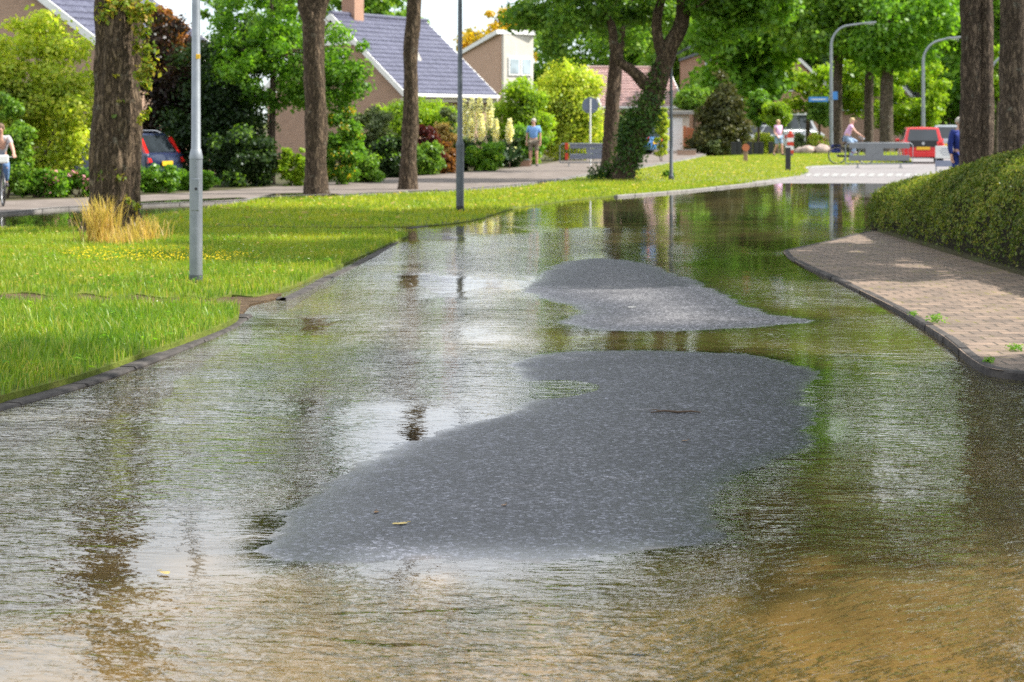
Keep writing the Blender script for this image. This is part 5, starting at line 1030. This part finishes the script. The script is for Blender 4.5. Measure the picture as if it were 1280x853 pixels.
def person(label, loc, rz, J, shirt, legs, hair, sleeve=.6, shorts=False, shoes='shoe', group=None, scale=1.0, socks=None, long_hair=False, headtilt=0):
    t = thing('person', label, 'person', loc, rz, group); t.scale = (scale,) * 3
    hx, hy, hz = J['head']; P = {}
    P['pelvis'] = (*J['pelvis'], (.145, .115)); P['belly'] = (*J['belly'], (.135, .105)); P['chest'] = (*J['chest'], (.155, .115)); P['neck'] = (*J['neck'], .058); P['jaw'] = (hx, hy + .01, hz - .085, .06); P['skull'] = (hx, hy + .015, hz + .01, (.078, .092)); P['top'] = (hx, hy + .02, hz + .09, .05)
    E_ = [('pelvis', 'belly'), ('belly', 'chest'), ('chest', 'neck'), ('neck', 'jaw'), ('jaw', 'skull'), ('skull', 'top')]
    for s in 'lr':
        P['sh' + s] = (*J['sh' + s], .062); P['el' + s] = (*J['el' + s], .043); P['wr' + s] = (*J['wr' + s], .028)
        el, wr = Vector(J['el' + s]), Vector(J['wr' + s]); d = (wr - el).normalized(); sd_ = d.cross(Vector((0, 1, 0.2))).normalized(); kn = d.cross(sd_).normalized()
        P['pm' + s] = (*(wr + d * .075), (.038, .022))
        E_ += [('chest', 'sh' + s), ('sh' + s, 'el' + s), ('el' + s, 'wr' + s), ('wr' + s, 'pm' + s)]
        for i, (off, ln) in enumerate(((-.030, .070), (-.010, .082), (.011, .076), (.031, .058))):
            a_ = wr + d * .095 + sd_ * off; b_ = a_ + d * ln * .55 + kn * .010; c_ = b_ + d * ln * .40 + kn * .030
            for nme, q, rr in (('a', a_, .0095), ('b', b_, .0088), ('c', c_, .0075)): P[f'f{i}{nme}{s}'] = (*q, rr)
            E_ += [('pm' + s, f'f{i}a{s}'), (f'f{i}a{s}', f'f{i}b{s}'), (f'f{i}b{s}', f'f{i}c{s}')]
        ta = wr + d * .035 - sd_ * .034 + kn * .01; tb = ta + d * .035 - sd_ * .016 + kn * .02
        P['ta' + s] = (*ta, .011); P['tb' + s] = (*tb, .009); E_ += [('wr' + s, 'ta' + s), ('ta' + s, 'tb' + s)]
        P['hp' + s] = (*J['hp' + s], .092); P['kn' + s] = (*J['kn' + s], .062); P['cf' + s] = (*(Vector(J['kn' + s]).lerp(Vector(J['an' + s]), .35)), .056); P['an' + s] = (*J['an' + s], .038); P['to' + s] = (*J['to' + s], .036)
        E_ += [('pelvis', 'hp' + s), ('hp' + s, 'kn' + s), ('kn' + s, 'cf' + s), ('cf' + s, 'an' + s), ('an' + s, 'to' + s)]
    body = skin_mesh('body', P, E_, 'skin', t, 1, 'pelvis')
    mb = MB(); mb.tube([(hx, hy - .088, hz + .02), (hx, hy - .112, hz - .022), (hx, hy - .088, hz - .032)], [.009, .016, .013], 8)           # nose
    for s in (-1, 1): mb.ell((hx + s * .083, hy + .02, hz - .005), (.012, .024, .032), 0, 8, 6)
    fb = mb.build('face_tmp', M['skin'], None, True)
    bm = bmesh.new(); bm.from_mesh(body.data); bm.from_mesh(fb.data); bm.to_mesh(body.data); bm.free(); bpy.data.objects.remove(fb)
    for s in (-1, 1): MB().ell((hx + s * .032, hy - .080, hz + .022), (.013, .010, .009), 0, 8, 6).build('eye', M['eye'], t, True)
    MB().ell((hx, hy - .082, hz - .068), (.026, .010, .008), 0, 10, 6).build('mouth', M['lip'], t, True)
    hb = MB(); hb.ell((hx, hy + .032, hz + .036), (.094, .098, .088), 0, 16, 10)
    if long_hair: hb.ell((hx, hy + .085, hz - .05), (.075, .05, .11), 0, 12, 8)
    hb.build('hair', M[hair], t, True)
    Q = {'pelvis': (*J['pelvis'], (.165, .135)), 'belly': (*J['belly'], (.162, .132)), 'chest': (*J['chest'], (.175, .135)), 'nk': (*Vector(J['chest']).lerp(Vector(J['neck']), .72), (.085, .075))}; EQ = [('pelvis', 'belly'), ('belly', 'chest'), ('chest', 'nk')]
    for s in 'lr':
        e_ = Vector(J['sh' + s]).lerp(Vector(J['el' + s]), min(1, sleeve)); Q['sh' + s] = (*J['sh' + s], .082); Q['el' + s] = (*e_, .068); EQ += [('chest', 'sh' + s), ('sh' + s, 'el' + s)]
        if sleeve > 1: Q['wr' + s] = (*Vector(J['el' + s]).lerp(Vector(J['wr' + s]), .92), .046); EQ += [('el' + s, 'wr' + s)]
    skin_mesh('shirt', Q, EQ, shirt, t, 1, 'pelvis')
    T = {'pelvis': (*(Vector(J['pelvis']) + Vector((0, 0, .0))), (.158, .128))}; ET = []
    for s in 'lr':
        T['hp' + s] = (*J['hp' + s], .112); ET += [('pelvis', 'hp' + s)]; k = Vector(J['kn' + s])
        if shorts: T['kn' + s] = (*Vector(J['hp' + s]).lerp(k, .93), .088); ET += [('hp' + s, 'kn' + s)]
        else: T['kn' + s] = (*k, .082); T['an' + s] = (*k.lerp(Vector(J['an' + s]), .94), .062); ET += [('hp' + s, 'kn' + s), ('kn' + s, 'an' + s)]
    skin_mesh('trousers' if not shorts else 'shorts', T, ET, legs, t, 1, 'pelvis')
    for s in 'lr':
        a_, o_ = Vector(J['an' + s]), Vector(J['to' + s]); d = o_ - a_; sm = MB(); hl = a_ - Vector((d.x, d.y, 0)) * .35 + Vector((0, 0, d.z * .6))
        sm.tube([hl, a_.lerp(o_, .4) + Vector((0, 0, d.z * .35)), o_, o_ + d.normalized() * .05], [.040, .052, .048, .022], 10).build('shoe', M[shoes], t, True)
        if socks: k = Vector(J['kn' + s]); MB().tube([k.lerp(a_, .45), k.lerp(a_, .98)], [.066, .05], 12).build('sock', M[socks], t, True)
    return t
STAND = dict(pelvis=(0, 0, .96), belly=(0, .0, 1.12), chest=(0, .01, 1.32), neck=(0, .01, 1.50), head=(0, -.02, 1.64), shl=(.185, .01, 1.43), shr=(-.185, .01, 1.43), ell=(.245, .03, 1.14), elr=(-.245, .03, 1.14), wrl=(.245, -.03, .90), wrr=(-.245, -.03, .90),
             hpl=(.10, 0, .90), hpr=(-.10, 0, .90), knl=(.11, -.015, .50), knr=(-.11, -.015, .50), anl=(.12, .02, .085), anr=(-.12, .02, .085), tol=(.14, -.12, .035), tor=(-.14, -.12, .035))
RIDE = dict(pelvis=(0, .20, 1.05), belly=(0, .13, 1.21), chest=(0, .03, 1.39), neck=(0, -.02, 1.55), head=(0, -.07, 1.68), shl=(.18, .01, 1.47), shr=(-.18, .01, 1.47), ell=(.25, -.17, 1.25), elr=(-.25, -.17, 1.25), wrl=(.26, -.36, 1.12), wrr=(-.26, -.36, 1.12),
            hpl=(.10, .17, 1.0), hpr=(-.10, .17, 1.0), knl=(.11, -.24, .86), knr=(-.11, -.16, .68), anl=(.12, -.05, .50), anr=(-.12, .05, .25), tol=(.12, -.20, .45), tor=(-.12, -.10, .20))
WALK = dict(STAND, knl=(.10, -.13, .51), anl=(.11, -.16, .10), tol=(.12, -.30, .06), anr=(-.11, .22, .12), tor=(-.12, .10, .04), knr=(-.10, .02, .50), wrl=(.23, .10, .92), wrr=(-.23, -.2, .95))
def bicycle(label, loc, rz, tint='dark_metal', bag=True):
    t = thing('bicycle', label, 'bicycle', loc, rz, 'bicycles being ridden'); wr = .345
    for y in (.54, -.56):
        w_ = MB().torus((0, y, wr), wr - .02, .02, 'X', 40, 8).build('wheel', M['rubber'], t, True)
        MB().torus((0, y, wr), wr - .045, .009, 'X', 36, 6).build('rim', M['chrome'], w_, True)
        sp_ = MB()
        for k in range(18): a_ = k * math.pi / 9; sp_.tube([(.02 * (-1) ** k, y, wr), (0, y + math.cos(a_) * (wr - .045), wr + math.sin(a_) * (wr - .045))], .0016, 4)
        sp_.tube([(-.05, y, wr), (.05, y, wr)], .022, 10); sp_.build('spokes', M['chrome'], w_)
        MB().tube([(0, y + math.cos(a_) * (wr + .025), wr + math.sin(a_) * (wr + .025)) for a_ in [R(q) for q in range(20, 165, 12)]], .014, 6).build('mudguard', M[tint], t, True)
    bb, st, hd = Vector((0, .03, .29)), Vector((0, .22, .88)), Vector((0, -.38, .92)); fr = MB()
    for a_, b_, r_ in ((bb, st, .016), (bb, hd - Vector((0, 0, .12)), .019), (st.lerp(bb, .2), hd - Vector((0, 0, .02)), .016), (hd + Vector((0, .02, .08)), hd - Vector((0, .03, .2)), .02)): fr.tube([a_, b_], r_, 10)
    for sx in (-.05, .05): fr.tube([bb, (sx, .54, wr)], .010, 6); fr.tube([st.lerp(bb, .15), (sx, .54, wr)], .009, 6); fr.tube([hd - Vector((0, .03, .2)), (sx, -.47, .55), (sx, -.56, wr)], .012, 6)
    fr.build('frame', M[tint], t, True)
    MB().tube([(-.29, -.30, 1.06), (-.24, -.38, 1.07), (0, -.40, 1.05), (.24, -.38, 1.07), (.29, -.30, 1.06)], .013, 8).build('handlebar', M['chrome'], t, True); MB().tube([hd, (0, -.40, 1.05)], .014, 8).build('stem', M['chrome'], t)
    sdl = MB(); sdl.tube([(0, .36, .965), (0, .26, .97), (0, .12, .955), (0, .04, .95)], [.09, .085, .045, .02], 12); sdl.build('saddle', M['black'], t, True); MB().tube([st, (0, .23, .95)], .013, 8).build('seat_post', M['chrome'], t)
    MB().disc((.05, bb.y, bb.z), .09, .006, 'X', 24).build('chainring', M['chrome'], t); MB().box((.052, .28, .32), (.03, .5, .09), bev=.02).build('chain_guard', M['black'], t)
    for sx, a_, zz in ((.1, Vector((.1, -.09, .42)), 0), (-.1, Vector((-.1, .13, .17)), 0)):
        MB().tube([(sx * .7, bb.y, bb.z), a_], .010, 6).build('crank', M['chrome'], t); MB().box(a_ + Vector((sx * .4, 0, 0)), (.09, .07, .02), bev=.006).build('pedal', M['black'], t)
    rk = MB(); 
    for sx in (-.06, .06): rk.tube([(sx, .22, .76), (sx, .80, .76)], .007, 6); rk.tube([(sx, .66, .76), (sx * .8, .54, wr)], .006, 6)
    rk.build('rack', M['dark_metal'], t); MB().box((0, .86, .70), (.06, .03, .05), bev=.01).build('rear_light', M['tail'], t); MB().disc((0, -.48, .98), .04, .06, 'Y', 14).build('headlamp', M['chrome'], t)
    return t
# left rider, half out of the picture
Zc = gz(257, .045); bx = X_(0, Zc); hd_ = R(20)
RS = .91
bicycle('bicycle half cut off by the left edge, ridden along the path', (bx, Zc, .045), hd_).scale = (RS,) * 3
person('rider in a grey T-shirt and jeans at the left edge, looking down the path', (bx, Zc, .045), hd_, RIDE, 'shirt_grey', 'jeans', 'hair_brown', .62, scale=RS)
bgl = thing('bag', 'small white bag on the handlebar of the bicycle at the left edge', 'bag', (bx, Zc, .045), hd_); bgl.scale = (RS,) * 3; MB().box((0, -.53, 1.02), (.24, .14, .18), bev=.03).build('pouch', M['white'], bgl); MB().tube([(-.08, -.46, 1.10), (-.08, -.40, 1.09)], .008, 5).build('strap', M['black'], bgl)
Zm = gz(208, .045)
person('elderly man in a blue short-sleeved shirt and khaki shorts standing on the path', (X_(667, Zm), Zm, .045), R(-6), STAND, 'shirt_blue', 'khaki', 'hair_grey', .75, True, 'shoe')
Zr = 82.0
bicycle('bicycle ridden across the crossing behind the right barrier', (X_(1064, Zr), Zr, .035), R(82))
person('rider in a pink top and light jeans crossing behind the right barrier', (X_(1064, Zr), Zr, .035), R(82), RIDE, 'shirt_pink', 'jeans_light', 'hair_blond', .5, False, 'shoe_white', socks='sock_red', long_hair=True)
bgr = thing('pannier', 'dark pannier bag over the rear wheel of the bicycle on the crossing', 'bag', (X_(1064, Zr), Zr, .035), R(82)); MB().box((.14, .58, .60), (.13, .36, .32), bev=.04).build('pouch', M['navy_cloth'], bgr); MB().box((0, .58, .782), (.30, .14, .02), bev=.005).build('strap', M['black'], bgr)
person('grey-haired person in a navy top half hidden by the twin trunk', (X_(1202, 47), 47.2, .05), R(25), STAND, 'navy_cloth', 'navy_cloth', 'hair_grey', 1.2)
person('distant pedestrian in a pale pink top beside the striped post', (X_(973, 101), 101, .04), R(35), WALK, 'shirt_pink', 'jeans_light', 'hair_blond', .5, True, 'shoe', scale=.98)
# ------------------------------------------------------------------ small things on the road
def on_bed(px, py):
    p = g(px, py, .01); z, d = bed(np.array([p])); return (p[0], p[1], max(.003, float(z[0])))
mb = MB(); mb.tube([(-.14, 0, .004), (-.06, .012, .012), (.02, -.006, .007), (.10, .006, .010), (.16, -.004, .005)], [.003, .006, .007, .006, .003], 7); mb.tube([(-.08, .01, .01), (-.11, .035, .016), (-.15, .04, .01)], [.004, .003, .002], 5)
tag(mb.build('twig', M['stem'], None, True, on_bed(843, 516)), 'brown forked twig lying on the dry asphalt', 'twig')
def leaf(label, px, py, m, sz, rz):
    b = MB(); out_ = [(math.cos(a_) * sz * .5, math.sin(a_) * sz * .28 * (1 + .25 * math.sin(3 * a_))) for a_ in [i * math.pi / 8 for i in range(16)]]
    vs = [(x, y, .004 + .25 * y * y / sz + .10 * abs(x) ** 1.5) for x, y in out_] + [(0, 0, .006)]; b.add(vs, [(i, (i + 1) % 16, 16) for i in range(16)]); b.tube([(sz * .48, 0, .01), (sz * .75, .01, .006)], .002, 4)
    o = b.build('fallen_leaf', m, None, True, on_bed(px, py)); o.rotation_euler.z = rz; return tag(o, label, 'leaf', 'fallen leaves on the road')
M['leaf_pale'] = mat('pale_fallen_leaf', (.55, .42, .12), .6, (.45, .32, .10), 30); M['leaf_brown'] = mat('brown_fallen_leaf', (.22, .12, .05), .7)
leaf('yellow fallen leaf near the front of the near dry patch', 500, 655, M['leaf_pale'], .07, .4)
leaf('brown fallen leaf left of the yellow leaf', 470, 640, M['leaf_brown'], .04, 1.4)
leaf('pale leaf floating on the brown water at lower left', 206, 715, M['leaf_pale'], .06, 2.2)
leaf('tiny dark leaf in the middle of the near dry patch', 630, 632, M['leaf_brown'], .035, .9)
leaf('white scrap of leaf on the sunlit far dry patch', 789, 384, M['white'], .06, .2)
leaf('dark leaf scrap at the right of the near dry patch', 856, 551, M['leaf_brown'], .035, .1)
